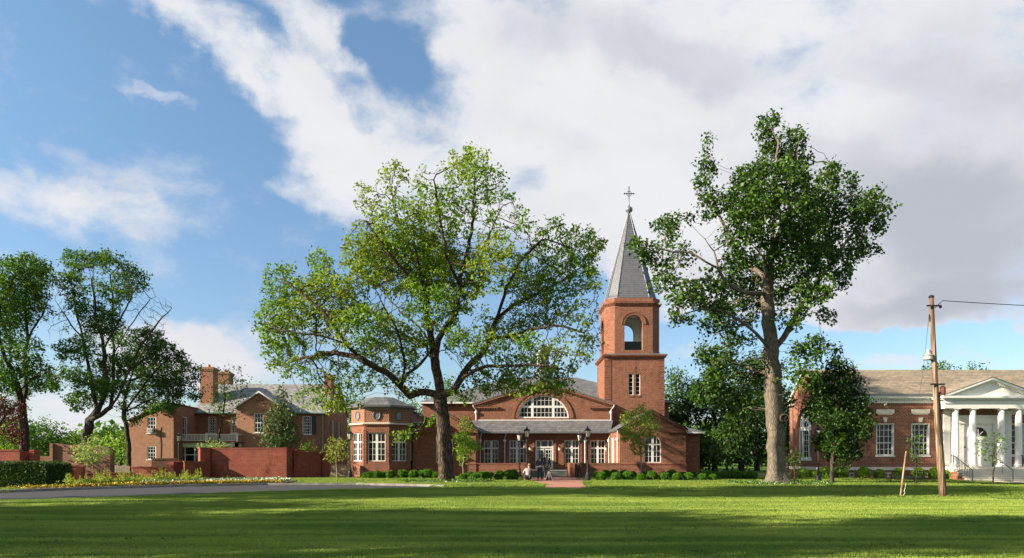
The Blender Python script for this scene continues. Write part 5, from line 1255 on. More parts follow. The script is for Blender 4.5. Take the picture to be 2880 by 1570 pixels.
q = MB(); q.tube([(X(452, YT), YT - .02, 1.0), (X(453, YT), YT - .03, 3.0), (X(451, YT), YT - .02, 4.2), (X(454, YT), YT - .02, 4.8)], .02, 5); q.build('wall_cable', BLACK, tn)

# ================================================================== ground, drive, paths
def inpoly(x, y, poly):
    c = False; n = len(poly); j = n - 1
    for i in range(n):
        xi, yi = poly[i]; xj, yj = poly[j]
        if (yi > y) != (yj > y) and x < (xj - xi) * (y - yi) / (yj - yi) + xi: c = not c
        j = i
    return c
xs = [-3000, -800, -300, -120] + [-70 + 2 * i for i in range(81)] + [130, 300, 800, 3000]
ys = [-1500, -300, -60, 0, 15] + [20 + 1.0 * i for i in range(46)] + [70, 80, 100, 140, 300, 800, 3500]
mb = MB(); nx = len(xs)
mb.faces([(x, y, gz(x, y)) for y in ys for x in xs], [(j * nx + i, j * nx + i + 1, (j + 1) * nx + i + 1, (j + 1) * nx + i) for j in range(len(ys) - 1) for i in range(nx - 1)])
tag(mb.build('ground', FARG, smooth=True), 'rough green grass ground', kind='structure')
LZ = .08
rim = [G(a, b, LZ) for a, b in [(-600, 1440), (-250, 1421), (0, 1408), (250, 1398.5), (500, 1391), (800, 1380), (1000, 1374), (1200, 1370.8), (1400, 1370), (1536, 1371), (1659, 1374.5), (1880, 1381), (2090, 1388), (2300, 1394), (2526, 1399.5), (2880, 1402), (3400, 1408)]]
lawn_poly = [(-70, 12)] + rim + [(70, 20), (70, -40), (-70, -40)]
mb = MB(); mb.prism(lawn_poly, -.02, LZ, 'z'); tag(mb.build('lawn', LAWN), 'mown green lawn', kind='structure')
curb = [G(a, b, 0) for a, b in [(-500, 1402), (-200, 1392), (0, 1386.5), (250, 1377), (500, 1369.5), (750, 1365), (1000, 1364.6), (1169, 1368), (1250, 1370.6)]]
rd = curb + [(x, y - .4) for x, y in reversed(rim[0:8])]
mb = MB(); mb.prism(rd, -.05, .006, 'z'); tag(mb.build('road', ASPH), 'dark asphalt drive curving past the flower bed', kind='structure')
mb = MB()
fine = []
for i in range(len(curb) - 1):
    for k in range(6): f = k / 6; fine.append((curb[i][0] * (1 - f) + curb[i + 1][0] * f, curb[i][1] * (1 - f) + curb[i + 1][1] * f))
fine.append(curb[-1])
for i in range(len(fine) - 1):
    (ax, ay), (bx, by) = fine[i], fine[i + 1]; dx, dy = bx - ax, by - ay; l = math.hypot(dx, dy); nx_, ny_ = -dy / l, dx / l; g = .006 if i % 6 == 5 else 0
    bx -= dx * g * 3; by -= dy * g * 3; q = [(ax, ay), (bx, by), (bx + nx_ * .2, by + ny_ * .2), (ax + nx_ * .2, ay + ny_ * .2)]
    mb.prism(q, .0, .13, 'z')
tag(mb.build('kerb', CURB), 'worn concrete kerb of the drive', kind='structure')
path_poly = [G(a, b, 0) for a, b in [(1534, 1371.3), (1656, 1374.8), (1641, 1364), (1640, 1353), (1652, 1349), (1614, 1343.2)]] + [(st1, 58.6), (st0, 58.6), G(1480, 1349), G(1500, 1353), G(1536, 1362)]
mb = MB(); mb.prism(path_poly, -.02, .012, 'z'); tag(mb.build('brick_path', PAVE), 'brick path to the church steps', kind='structure')
side_path = [G(2080, 1331), G(2150, 1333.5), G(2170, 1339), (X(2120, 60), 60.5), (X(2060, 66), 68), (X(2075, 74), 74)]
mb = MB(); mb.prism(side_path, -.02, .012, 'z'); tag(mb.build('brick_path', PAVE), 'brick path behind the pale trunk', kind='structure')
lib_path = [(35.6, 52.15), (45, 52.15), (60, 52.0), (60, 49.6), (36.2, 50.2)]
mb = MB(); mb.prism(lib_path, -.4, -.188, 'z'); tag(mb.build('paving', STONE), 'stone paving before the library steps', kind='structure')

# ---- planted beds
rg = np.random.default_rng(7)
def stuff_leaves(name, mats, chunks, label, cat):
    """chunks: (centers Nx3, per, spread, L, tint, material index)"""
    V = []; TI = []; MI = []
    for c, per, spread, L_, tt, mi in chunks:
        v, l, ti = leaves(rg, np.array(c, float), per, np.array(spread) if np.ndim(spread) else spread, L_, np.full(len(c), tt), -.6, .7); V.append(v); TI.append(ti); MI.append(np.full(len(ti), mi))
    V = np.vstack(V); TI = np.concatenate(TI); MI = np.concatenate(MI); V[:, 2] = np.maximum(V[:, 2], -.1)
    me = mesh_np(name, V, np.arange(len(V)), 4, mats, TI); me.polygons.foreach_set('material_index', MI.astype(np.int32))
    o = bpy.data.objects.new(name, me); C.objects.link(o)
    if cat: tag(o, label, cat, kind='stuff')
    return o
PET_W = plain('white_petal', (.80, .80, .74), .6, var=.1); PET_Y = plain('yellow_petal', (.78, .48, .03), .6, var=.2)
def curb_pt(t, back):
    """point t in 0..1 along the kerb from px 0 to px 790, set back by some metres"""
    px = 790 * t; i = 0; P_ = [(-500, 1402), (-200, 1392), (0, 1386.5), (250, 1377), (500, 1369.5), (750, 1365), (1000, 1364.6)]
    for (a, b), (c_, d_) in zip(P_, P_[1:]):
        if a <= px <= c_: py = b + (d_ - b) * (px - a) / (c_ - a); break
    x, y = G(px, py, 0); return x - .15 * back, y + .2 + back
bedp = [curb_pt(t / 20, .02) for t in range(21)] + [curb_pt(t / 20, 3.2 + 2.5 * (t / 20)) for t in range(20, -1, -1)]
mb = MB(); mb.prism(bedp, -.02, .10, 'z'); tag(mb.build('flower_bed_soil', MULCH), 'dark mulch bed along the kerb', kind='structure')
W_, Yl = [], []; gr_ = []
for i in range(900):
    t = rg.uniform(.0, 1); x, y = curb_pt(t, .35 + abs(rg.normal(0, .3)));
    if t < .5 and rg.uniform() < (.75 if t < .17 else .45): continue
    Yl.append((x, y, .22)); gr_.append((x, y, .15))
for i in range(900):
    t = rg.uniform(.47, 1); x, y = curb_pt(t, rg.uniform(1.2, 2.9)); W_.append((x, y, .27)); gr_.append((x, y, .17))
stuff_leaves('bedding_flowers', [LF_MID, PET_Y], [([g for g in Yl], 5, (.07, .07, .05), .08, .5, 0), (Yl, 6, (.07, .07, .05), .075, .5, 1)], 'row of yellow bedding flowers along the kerb', 'flowers')
stuff_leaves('bedding_flowers', [LF_MID, PET_W], [(W_, 7, (.09, .09, .07), .09, .5, 0), (W_, 8, (.08, .08, .05), .085, .5, 1)], 'band of white bedding flowers in front of the brick walls', 'flowers')
# taller pale perennials, one by one
def perennial(seed):
    r_ = np.random.default_rng(seed); n = 90; c = r_.normal(0, 1, (n, 3)) * np.array([.17, .17, .0]); c[:, 2] = .06 + r_.uniform(0, .33, n)
    v, l, ti = leaves(r_, c, 3, .05, .13, np.full(n, .6), -1.2, .4)
    st_ = np.array([[x, y, z] for x, y in r_.normal(0, .13, (9, 2)) for z in np.linspace(.4, r_.uniform(.55, .85), 9)])
    v2, l2, t2_ = leaves(r_, st_, 3, .018, .05, np.full(len(st_), 1.0), -1, .5)
    V = np.vstack([v, v2]); return mesh_np('perennial_plant', V, np.arange(len(V)), 4, [LF_YEL], np.concatenate([ti, t2_]))
pm = [perennial(1), perennial(2), perennial(3)]
for k, px in enumerate([141, 172, 205, 228, 247, 276, 304, 322, 346, 372, 401, 424, 440, 458, 480, 497, 520]):
    x, y = curb_pt(px / 790, 1.7 + (k % 3) * .35); o = bpy.data.objects.new('perennial_plant', pm[k % 3]); C.objects.link(o)
    o.location = (x, y, .09); s_ = (1.0, .8, 1.1, .9)[k % 4]; o.scale = (s_, s_, s_ * (1.0, 1.12, .92)[k % 3]); o.rotation_euler = (0, 0, k * 1.3)
    tag(o, 'pale green flowering perennial with thin seed spikes in the kerbside bed', 'plant', 'tall perennials in the kerbside bed')
# beds around the two great trunks
def trunk_bed(cx, cy, rx, ry, n, lab):
    pts = [(cx + rx * math.cos(a) * (1 + .08 * math.sin(3 * a)), cy + ry * math.sin(a)) for a in [2 * math.pi * k / 26 for k in range(26)]]
    mb = MB(); mb.prism(pts, -.05, .03, 'z'); tag(mb.build('mulch_bed', MULCH), 'mulch round the trunk', kind='structure')
    c = []
    while len(c) < n:
        a = rg.uniform(0, 6.28); r_ = math.sqrt(rg.uniform(.2, 1)); x, y = cx + rx * r_ * math.cos(a) * 1.1, cy + ry * r_ * math.sin(a)
        if r_ < .3: continue
        c.append((x, y, .10))
    c = np.array(c); stuff_leaves('ground_cover', [LF_MID, PET_W], [(c, 9, (.13, .13, .06), .12, .45, 0), (c[::2], 3, (.1, .1, .03), .07, .5, 1)], lab, 'ground cover')
trunk_bed(-4.35, 46.0, 2.9, 2.6, 240, 'low white-flecked plants around the furrowed trunk')
trunk_bed(X(2190, 42.5), 42.3, 2.9, 2.3, 200, 'low planting around the thick pale trunk')
for x, y, r_ in ((X(2577, 42), 42, .75), (X(2793, 42), 42, .85)):
    mb = MB(); mb.lathe((x, y, gz(x, y)), [(r_, 0), (r_ * .8, .07), (.1, .11)], 20); tag(mb.build('mulch_ring', MULCH, smooth=True), 'mulch ring under a thin sapling', kind='structure')

# ---- clipped boxwood balls, one by one
def ball(seed, r=.33, n=2600, h=.92, core=.86, L_=.055, mat=None, box=None):
    r_ = np.random.default_rng(seed); d = r_.normal(0, 1, (n, 3)); d /= np.linalg.norm(d, axis=1)[:, None]
    bump = 1 + .06 * np.sin(d[:, 0] * 7 + seed) * np.sin(d[:, 1] * 6) + .05 * np.sin(d[:, 2] * 9 + seed)
    c = d * (r * bump * r_.uniform(.84, 1.03, n))[:, None]; c[:, 2] = c[:, 2] * h + r * h * .93; out = d
    v, l, ti = leaves(r_, c, 1, .008, L_, np.full(n, .5), -.2, .8, outward=out)
    cd = []; nu, nv = 14, 9
    for j in range(nv + 1):
        for i in range(nu): a = 2 * math.pi * i / nu; b = math.pi * j / nv; cd.append((r * core * math.sin(b) * math.cos(a), r * core * math.sin(b) * math.sin(a), r * core * h * math.cos(b) + r * h * .93))
    F = [(j * nu + i, j * nu + (i + 1) % nu, (j + 1) * nu + (i + 1) % nu, (j + 1) * nu + i) for j in range(nv) for i in range(nu)]
    nvv = len(v); V = np.vstack([v, np.array(cd)]); Lp = np.concatenate([l, np.array(F).ravel() + nvv])
    return mesh_np('boxwood', V, Lp, 4, [mat or LF_BOX], np.concatenate([ti, np.full(len(F), .0)]))
bm_ = [ball(s) for s in (1, 2, 3)]
ordn = ['first', 'second', 'third', 'fourth', 'fifth', 'sixth', 'seventh', 'eighth', 'ninth', 'tenth', 'eleventh', 'twelfth', 'thirteenth', 'fourteenth', 'fifteenth', 'sixteenth']
def row(pxs, Y, where, grp, sizes=None):
    for k, px in enumerate(pxs):
        o = bpy.data.objects.new('boxwood', bm_[(k * 7 + int(px)) % 3]); C.objects.link(o); rr = random.Random(int(px))
        o.location = (X(px, Y), Y + rr.uniform(-.25, .25), 0); s_ = (sizes[k] if sizes else 1) * rr.uniform(.86, 1.22); o.scale = (s_ * rr.uniform(.96, 1.06), s_, s_ * rr.uniform(.9, 1.04)); o.rotation_euler = (0, 0, rr.uniform(0, 6.28))
        tag(o, 'round clipped boxwood, %s from the left %s' % (ordn[k], where), 'shrub', grp)
row([1028, 1042, 1062, 1076, 1098, 1132, 1164, 1200, 1226], 53.5, 'in the row below the octagon', 'boxwood balls left of the big tree', [.95, 1, 1.1, 1.1, 1.05, 1.1, 1.05, 1.2, 1])
row([1186, 1212, 1243], 58, 'in the shaded back row beside the trunk', 'boxwood balls at the left wing')
row([1302, 1336, 1368, 1402, 1442], 49.6, 'in the front row beside the people', 'boxwood balls left of the path', [1, 1.05, 1.05, 1.1, 1.12])
row([1322, 1351, 1378, 1406, 1430], 57, 'in the back row against the left terrace wall', 'boxwood balls against the left terrace wall')
row([1692, 1732, 1767, 1801, 1835, 1868, 1902, 1936, 1973, 2006], 48.8, 'in the front row right of the path', 'boxwood balls in the right front row')
row([1676, 1703, 1729, 1756, 1780, 1812, 1834, 1864, 1890, 1918, 1948, 1978], 56.2, 'in the back row against the right wing', 'boxwood balls in the right back row')
row([1996, 2017, 2036, 2056, 2040, 2070, 2095, 2112], 52.0, 'in the right end cluster', 'boxwood balls in the right end cluster', [1.1] * 8)
# leafy bushes along the library
lbm = [ball(11, .42, 900, .95, .35, .13, LF_LIME), ball(12, .42, 900, .9, .35, .13, LF_LIME)]
for k, px in enumerate([2258, 2290, 2323, 2368, 2430, 2473, 2526, 2582, 2629, 2673]):
    o = bpy.data.objects.new('bush', lbm[k % 2]); C.objects.link(o); o.location = (X(px, 54.8), 54.8, 0); s_ = (1, .9, 1.15, 1.2, 1.15, .95, 1, 1.1, 1.05, 1)[k] * .95; o.scale = (s_, s_, s_ * 1.05); o.rotation_euler = (0, 0, k * 2.1)
    tag(o, 'loose light green bush, %s from the left along the library plinth' % ordn[k], 'bush', 'low bushes along the library')
mb = MB(); mb.prism([(X(2225, 55), 54.1), (34.4, 54.1), (34.4, 55.9), (25.1, 55.9), (24.9, 61), (X(2225, 60), 61)], -.05, .02, 'z'); tag(mb.build('planting_bed', MULCH), 'mulch bed below the library', kind='structure')
mb = MB(); mb.prism([(-16, 56.6), (-3.2, 56.6), (st0 - .5, 56.2), (st0 - .5, 59.95), (-16, 59.95)], -.05, .015, 'z'); mb.prism([(st1 + .5, 55.4), (17.5, 55.4), (17.5, 59.95), (st1 + .5, 59.95)], -.05, .015, 'z'); tag(mb.build('planting_bed', MULCH), 'mulch beds below the church', kind='structure')

# ---- the clipped hedge at the left edge
def hedge():
    x0, x1, y0, y1, h = X(-160, 36.2), X(128, 36.2), 36.2, 38.4, 1.40; n = 30000; r_ = np.random.default_rng(5)
    f = r_.uniform(0, 1, n); c = np.empty((n, 3)); 
    c[:, 0] = r_.uniform(x0, x1, n); c[:, 1] = r_.uniform(y0, y1, n); c[:, 2] = r_.uniform(0, h, n)
    a = f < .5; c[a, 1] = y0 + r_.uniform(-.03, .12, a.sum()); b = (f >= .5) & (f < .8); c[b, 2] = h + r_.uniform(-.12, .03, b.sum()); d = f >= .8; c[d, 0] = x1 + r_.uniform(-.12, .03, d.sum())
    # rounded shoulders
    e = np.maximum(c[:, 0] - (x1 - .25), 0); c[:, 2] -= e ** 2 * 1.2 * (c[:, 2] / h); c += np.stack([0 * f, .06 * np.sin(c[:, 0] * 2.3 + c[:, 2] * 3), .03 * np.sin(c[:, 0] * 3.1)], 1)
    v, l, ti = leaves(r_, c, 1, .01, .075, np.full(n, .45), -.3, .7)
    core = np.array([(x, y, z) for z in (0, h - .1) for x, y in ((x0, y0 + .12), (x1 - .12, y0 + .12), (x1 - .12, y1 - .1), (x0, y1 - .1))]); F = [(0,1,2,3),(4,5,6,7),(0,1,5,4),(1,2,6,5),(2,3,7,6),(3,0,4,7)]
    V = np.vstack([v, core]); me = mesh_np('hedge', V, np.concatenate([l, np.array(F).ravel() + len(v)]), 4, [LF_YEW], np.concatenate([ti, np.zeros(6)]))
    o = bpy.data.objects.new('hedge', me); C.objects.link(o); tag(o, 'flat-topped clipped dark green hedge beside the drive', 'hedge')
hedge()

# ================================================================== garden walls
def wallthing(label, loc, name='garden_wall'): return thing(name, loc, label, 'wall', None)
def bar(mb, a, b, th, z0, z1, z1b=None):
    a, b = Vector(a), Vector(b); d = (b - a).normalized(); n = Vector((-d.y, d.x)) * th; z1b = z1 if z1b is None else z1b
    q = [a, b, b + n, a + n]
    mb.faces([(p.x, p.y, z0) for p in q] + [(q[0].x, q[0].y, z1), (q[1].x, q[1].y, z1b), (q[2].x, q[2].y, z1b), (q[3].x, q[3].y, z1)], [(0,3,2,1),(4,5,6,7),(0,1,5,4),(1,2,6,5),(2,3,7,6),(3,0,4,7)])
def cope(mb, a, b, th, z, zb=None, r=.05):
    a, b = Vector(a), Vector(b); d = (b - a).normalized(); n = Vector((-d.y, d.x)); a2, b2 = a - n * .03 - d * .03, b - n * .03 + d * .03
    bar(mb, a2, b2, th + .06, z + .002, z + .10, (z if zb is None else zb) + .10)
px2 = lambda px, Y: (X(px, Y), Y)
w1 = wallthing('long high red brick wall with rounded coping and corner piers', (X(690, 54), 54, 0))
q = MB(); bar(q, px2(590, 54), px2(781, 54), .35, 0, 2.36); bar(q, px2(806, 54.1), px2(830, 55.3), .35, 0, 2.30); bar(q, px2(830, 55.0), px2(908, 57.0), .35, 0, 2.22, 2.08)
q.build('wall', BR_RED, w1)
q = MB(); bar(q, px2(563, 53.4), px2(591, 53.8), .95, 0, 2.36); bar(q, px2(780, 53.86), px2(806, 53.86), .6, 0, 2.36); bar(q, px2(907, 56.8), px2(927, 57.2), .5, 0, 2.06); bar(q, px2(826, 54.9), px2(833, 54.95), .5, 0, 2.26); q.build('pier', BR_RED, w1)
q = MB(); cope(q, px2(591.5, 54), px2(779, 54), .35, 2.36); cope(q, px2(807, 54.1), px2(826, 55.2), .35, 2.30); cope(q, px2(834, 55.0), px2(905, 57.0), .35, 2.22, 2.08); cope(q, px2(563, 53.4), px2(590, 53.8), .95, 2.37); cope(q, px2(780.5, 53.86), px2(805, 53.86), .6, 2.365); cope(q, px2(908, 56.8), px2(926, 57.2), .5, 2.06); q.build('coping', BR_RED, w1)
w2 = wallthing('short shoulder-high brick wall running forward from the high wall', (X(560, 53), 53, 0))
q = MB(); bar(q, px2(537, 51.6), px2(592, 53.6), .35, 0, 1.30); bar(q, px2(519, 51.2), px2(538, 51.5), .6, 0, 1.30); q.build('wall', BR_RED, w2)
q = MB(); cope(q, px2(539, 51.6), px2(588, 53.5), .35, 1.30); cope(q, px2(519, 51.2), px2(537, 51.5), .6, 1.305); q.build('coping', BR_RED, w2)
w3 = wallthing('low red brick wall with a taller end pier behind the perennials', (X(430, 51.5), 51.5, 0))
q = MB(); bar(q, px2(369, 51.5), px2(468, 51.5), .3, 0, .90); bar(q, px2(218, 50.5), px2(369, 51.2), .3, 0, .46); q.build('wall', BR_RED, w3)
q = MB(); bar(q, px2(468, 51.2), px2(488, 51.2), .7, 0, 1.33); bar(q, px2(488, 51.25), px2(507, 51.6), .65, 0, 1.325); q.build('pier', BR_RED, w3)
q = MB(); cope(q, px2(369, 51.5), px2(467, 51.5), .3, .90); cope(q, px2(218, 50.5), px2(368, 51.2), .3, .46); cope(q, px2(469, 51.2), px2(506, 51.35), .68, 1.335); q.build('coping', BR_RED, w3)
w4 = wallthing('waist-high brick wall with square end pier right of the hedge', (X(180, 48), 48, 0))
q = MB(); bar(q, px2(110, 47.6), px2(215, 48), .35, 0, 1.02); q.build('wall', BR_RED, w4)
q = MB(); bar(q, px2(214, 47.7), px2(232, 47.8), .6, 0, 1.05); q.build('pier', BR_RED, w4); q = MB(); cope(q, px2(110, 47.6), px2(214, 48), .35, 1.02); q.build('coping', BR_RED, w4)
w5 = wallthing('tall brick wall with recessed bay above the hedge at the left edge', (X(30, 47), 47, 0))
q = MB(); bar(q, px2(-260, 47), px2(55, 47), .35, 0, 2.12); bar(q, px2(54, 47.2), px2(84, 47.9), .35, 0, 2.10); q.build('wall', BR_RED, w5)
q = MB(); bar(q, px2(83, 47.5), px2(96, 47.5), .6, 0, 2.12); q.build('pier', BR_RED, w5); q = MB(); cope(q, px2(-260, 47), px2(54, 47), .35, 2.12); cope(q, px2(84, 47.5), px2(95, 47.5), .6, 2.12); q.build('coping', BR_RED, w5)
w6 = wallthing('weathered old brick wall with broken uneven top behind the pale sapling', (X(220, 54), 54, 0), 'old_brick_wall')
pts = [(96, 1340), (96, 1283.5), (141, 1284), (141, 1247), (150, 1247.5), (165, 1249), (180, 1251), (205, 1252), (222, 1250), (226, 1253), (262, 1255), (300, 1257), (309, 1262), (309, 1340)]
q = MB(); q.M = frame((0, 54, 0)); q.prism([(X(a, 54), max(0, Z(b, 54))) for a, b in pts], 0, .45); q.build('wall', BR_OLD, w6)
q = MB(); bar(q, px2(299, 53.8), px2(310, 53.8), .6, 0, 2.3); bar(q, px2(139, 53.8), px2(148, 53.8), .6, 0, 2.78); q.build('pier', BR_OLD, w6)
w7 = wallthing('short dark old brick wall in front of the tan house', (X(460, 58), 58, 0), 'old_brick_wall')
q = MB(); bar(q, px2(426, 57.6), px2(496, 58), .4, 0, 1.52); q.build('wall', BR_OLD, w7); q = MB(); cope(q, px2(426, 57.6), px2(495, 58), .4, 1.52); q.build('coping', BR_OLD, w7)
WOOD = plain('weathered_board', (.22, .17, .12), .8, var=.25, scale=3)
for (xa, xb, Yf, h_, lab) in ((930, 985, 60.5, 1.1, 'low weathered board fence left of the octagon'), (318, 364, 61, 1.0, 'low weathered board fence at the tan house corner')):
    fe = thing('wooden_fence', (X(xa, Yf), Yf, 0), lab, 'fence'); q = MB(); x = X(xa, Yf)
    while x < X(xb, Yf): q.box(x, x + .13, Yf, Yf + .025, .05, h_ - .03 + .05 * math.sin(x * 9)); x += .15
    q.build('board_panel', WOOD, fe); q = MB(); q.box(X(xa, Yf), X(xb, Yf), Yf + .03, Yf + .07, .25, .33); q.box(X(xa, Yf), X(xb, Yf), Yf + .03, Yf + .07, h_ - .3, h_ - .22); q.build('rail', WOOD, fe)

# ================================================================== lamp posts
def lamp():
    t = thing('street_lamp', (0, 0, 0), 'x', 'street lamp', 'black lantern posts')
    q = MB(); q.lathe((0, 0, 0), [(.24, 0), (.24, .10), (.20, .13), (.19, .42), (.15, .48), (.10, .62), (.12, .68), (.085, .74), (.075, .9)], 12); q.build('base', BLACK, t, smooth=False)
    q = MB(); q.lathe((0, 0, .9), [(.070, 0), (.058, 1.9), (.08, 1.92), (.08, 1.98), (.05, 2.05), (.05, 2.12), (.11, 2.17), (.13, 2.2)], 12); q.build('post', BLACK, t, smooth=False)
    q = MB(); q.lathe((0, 0, 3.1), [(.11, 0), (.13, .03)], 8); q.lathe((0, 0, 3.58), [(.25, 0), (.26, .03), (.14, .14), (.07, .19), (.06, .23), (.03, .26), (.045, .30), (.01, .36)], 8)
    for k in range(8):
        a = 2 * math.pi * k / 8; q.tube([(.125 * math.cos(a), .125 * math.sin(a), 3.12), (.215 * math.cos(a), .215 * math.sin(a), 3.59)], .011, 4)
    ln = q.build('lantern', BLACK, t)
    q = MB(); q.lathe((0, 0, 3.13), [(.115, 0), (.205, .45)], 8); q.build('lantern_glass', LGLASS, ln)
    return t
lp = lamp()
LMP = [(1482, 49.0, 'black lantern post just left of the brick path, nearest the people'), (1461, 58.2, 'black lantern post left of the church steps by the terrace wall'), (1630, 58.2, 'black lantern post right of the church steps by the terrace wall'),
       (1653, 48.7, 'black lantern post just right of the brick path, in the front row'), (984, 54.6, 'black lantern post at the left corner of the octagon'), (580 - 77, 60, 'black lantern post before the sunroom of the house'),
       (2045, 71, 'black lantern post under the trees right of the church'), (2139, 118, 'small far lantern post seen left of the thick pale trunk'), (2302, 47.5, 'black lantern post at the library corner beside the dark young tree')]
lms = [lp] + [copy_tree(lp) for _ in LMP[1:]]
for o, (px, Y, lab) in zip(lms, LMP): o.location = (X(px, Y), Y, 0); o['label'] = lab; o.rotation_euler = (0, 0, px * .1)

# ================================================================== utility pole, stake, cables, bench
YP = 28.4; up_ = thing('utility_pole', (X(2651, YP), YP, 0), 'leaning weathered wooden utility pole with a white lamp and a cable', 'utility pole')
q = MB(); n_ = 14; pp = [Vector((X(2652.5 - 33 * (k / n_) - 3 * math.sin(k / n_ * 3.1), YP), YP, -.1 + 8.45 * k / n_)) for k in range(n_ + 1)]; q.tube(pp, [.138 - .055 * k / n_ for k in range(n_ + 1)], 14); q.build('pole', POLE, up_, smooth=True)
def onp(z, dx=0, dy=0): f = (z + .1) / 8.45; return Vector((X(2652.5 - 33 * f - 3 * math.sin(f * 3.1), YP) + dx, YP + dy, z))
q = MB(); q.lathe(onp(8.3), [(.10, 0), (.11, .08), (.04, .12)], 10)
for z in (7.95, 4.7): p = onp(z); q.box(p.x - .28, p.x + .3, p.y - .16, p.y - .10, z - .03, z + .03)
q.tube([onp(7.3, -.1), onp(7.5, -.16, -.05), onp(7.62, -.09)], .018, 5); q.lathe(onp(7.85, .30, -.1), [(.03, 0), (.06, .05), (.04, .12)], 8); q.build('crossbar', BLACK, up_)
q = MB(); q.tube([onp(z, .16, .02) for z in (4.4, 3.3, 2.2, 1.1, .0)], .03, 6); q.tube([onp(z, .10 * math.cos(z * 1.1) , -.15) for z in (4.5, 4.0, 3.4, 2.8, 2.2)], .010, 5); q.build('conduit', BLACK, up_)
q = MB(); q.lathe(onp(4.28, .26, -.05), [(.07, 0), (.10, .03), (.10, .30), (.05, .36)], 10); q.build('insulator', MAROON, up_)
q = MB(); q.lathe(onp(5.72, -.24), [(.15, 0), (.18, .03), (.17, .18), (.21, .19), (.08, .27), (.07, .42), (.04, .45)], 16); q.tube([onp(6.1, -.22), onp(6.1, 0)], .03, 6); q.build('pole_lamp', plain('enamel_white', (.34, .33, .30), .4), up_)
q = MB(); q.tube([P(2628.6, 867, YP), P(2640, 856, YP - .05), P(2651, 846, YP)] + [Vector((X(2651 + (3300 - 2651) * k / 12, YP), YP + .3 * k / 12, Z(846 + 20 * k / 12 + 5 * math.sin(k * math.pi / 12), YP))) for k in range(1, 13)], .016, 5)
tag(q.build('overhead_cable', BLACK), 'thick black cable running right from the top of the utility pole', 'cable')
q = MB(); a = P(2613, 885, YP); b = Vector((X(2577, 56), 55.6, 6.9)); q.tube([a.lerp(b, k / 10) - Vector((0, 0, .5 * math.sin(k / 10 * math.pi))) for k in range(11)], .009, 4)
tag(q.build('service_wire', BLACK), 'thin wire dropping from the utility pole to the library eaves', 'cable')
q = MB(); q.tube([(X(2531, 28.6), 28.6, -.1), (X(2552, 28.6), 28.7, 1.93)], [.034, .026], 8); tag(q.build('wooden_stake', plain('raw_stake_wood', (.62, .36, .22), .7, var=.15)), 'bare wooden stake leaning in the grass left of the utility pole', 'stake')
q = MB(); q.tube([P(2548, 1360, 28.6), P(2546, 1372, 28.6), P(2543, 1382, 28.5), P(2545, 1388, 28.5), P(2538, 1396, 28.5), P(2534, 1399, 28.5)], .014, 5); tag(q.build('rope', plain('pale_rope', (.7, .62, .45), .8)), 'short pale rope hanging beside the leaning stake', 'rope')
YB_ = 43.6; be = thing('bench', (X(2556, YB_), YB_, 0), 'dark metal bench with hooped ends and green seat by the thin sapling', 'bench')
q = MB(); q.box(X(2516, YB_), X(2594, YB_), YB_ - .05, YB_ + .35, .40, .44); q.build('seat', plain('green_mesh', (.06, .17, .11), .5), be)
for px in (2503, 2570):
    q = MB(); a, b = X(px, YB_), X(px + 34, YB_); q.tube([(a, YB_, 0), (a + .14, YB_, .70), (a + .22, YB_, .78), (b - .22, YB_, .78), (b - .14, YB_, .70), (b, YB_, 0)], .028, 6); q.build('leg', BLACK, be)

# ================================================================== people
def skin(nodes, edges, sub=2):
    names = list(nodes); me = bpy.data.meshes.new('t'); me.from_pydata([nodes[n][0] for n in names], [(names.index(a), names.index(b)) for a, b in edges], [])
    ob = bpy.data.objects.new('t', me); C.objects.link(ob); ob.modifiers.new('s', 'SKIN'); s2 = ob.modifiers.new('u', 'SUBSURF'); s2.levels = sub; s2.render_levels = sub
    for i, n in enumerate(names):
        sv_ = me.skin_vertices[0].data[i]; r_ = nodes[n][1]; sv_.radius = r_ if hasattr(r_, '__len__') else (r_, r_); sv_.use_root = (i == 0)
    dg = bpy.context.evaluated_depsgraph_get(); ev = ob.evaluated_get(dg).to_mesh()
    v = [tuple(x.co) for x in ev.vertices]; f = [tuple(p.vertices) for p in ev.polygons]
    ob.evaluated_get(dg).to_mesh_clear(); bpy.data.objects.remove(ob); bpy.data.meshes.remove(me); return v, f
SKIN = plain('skin', (.50, .27, .19), .55, var=.05)
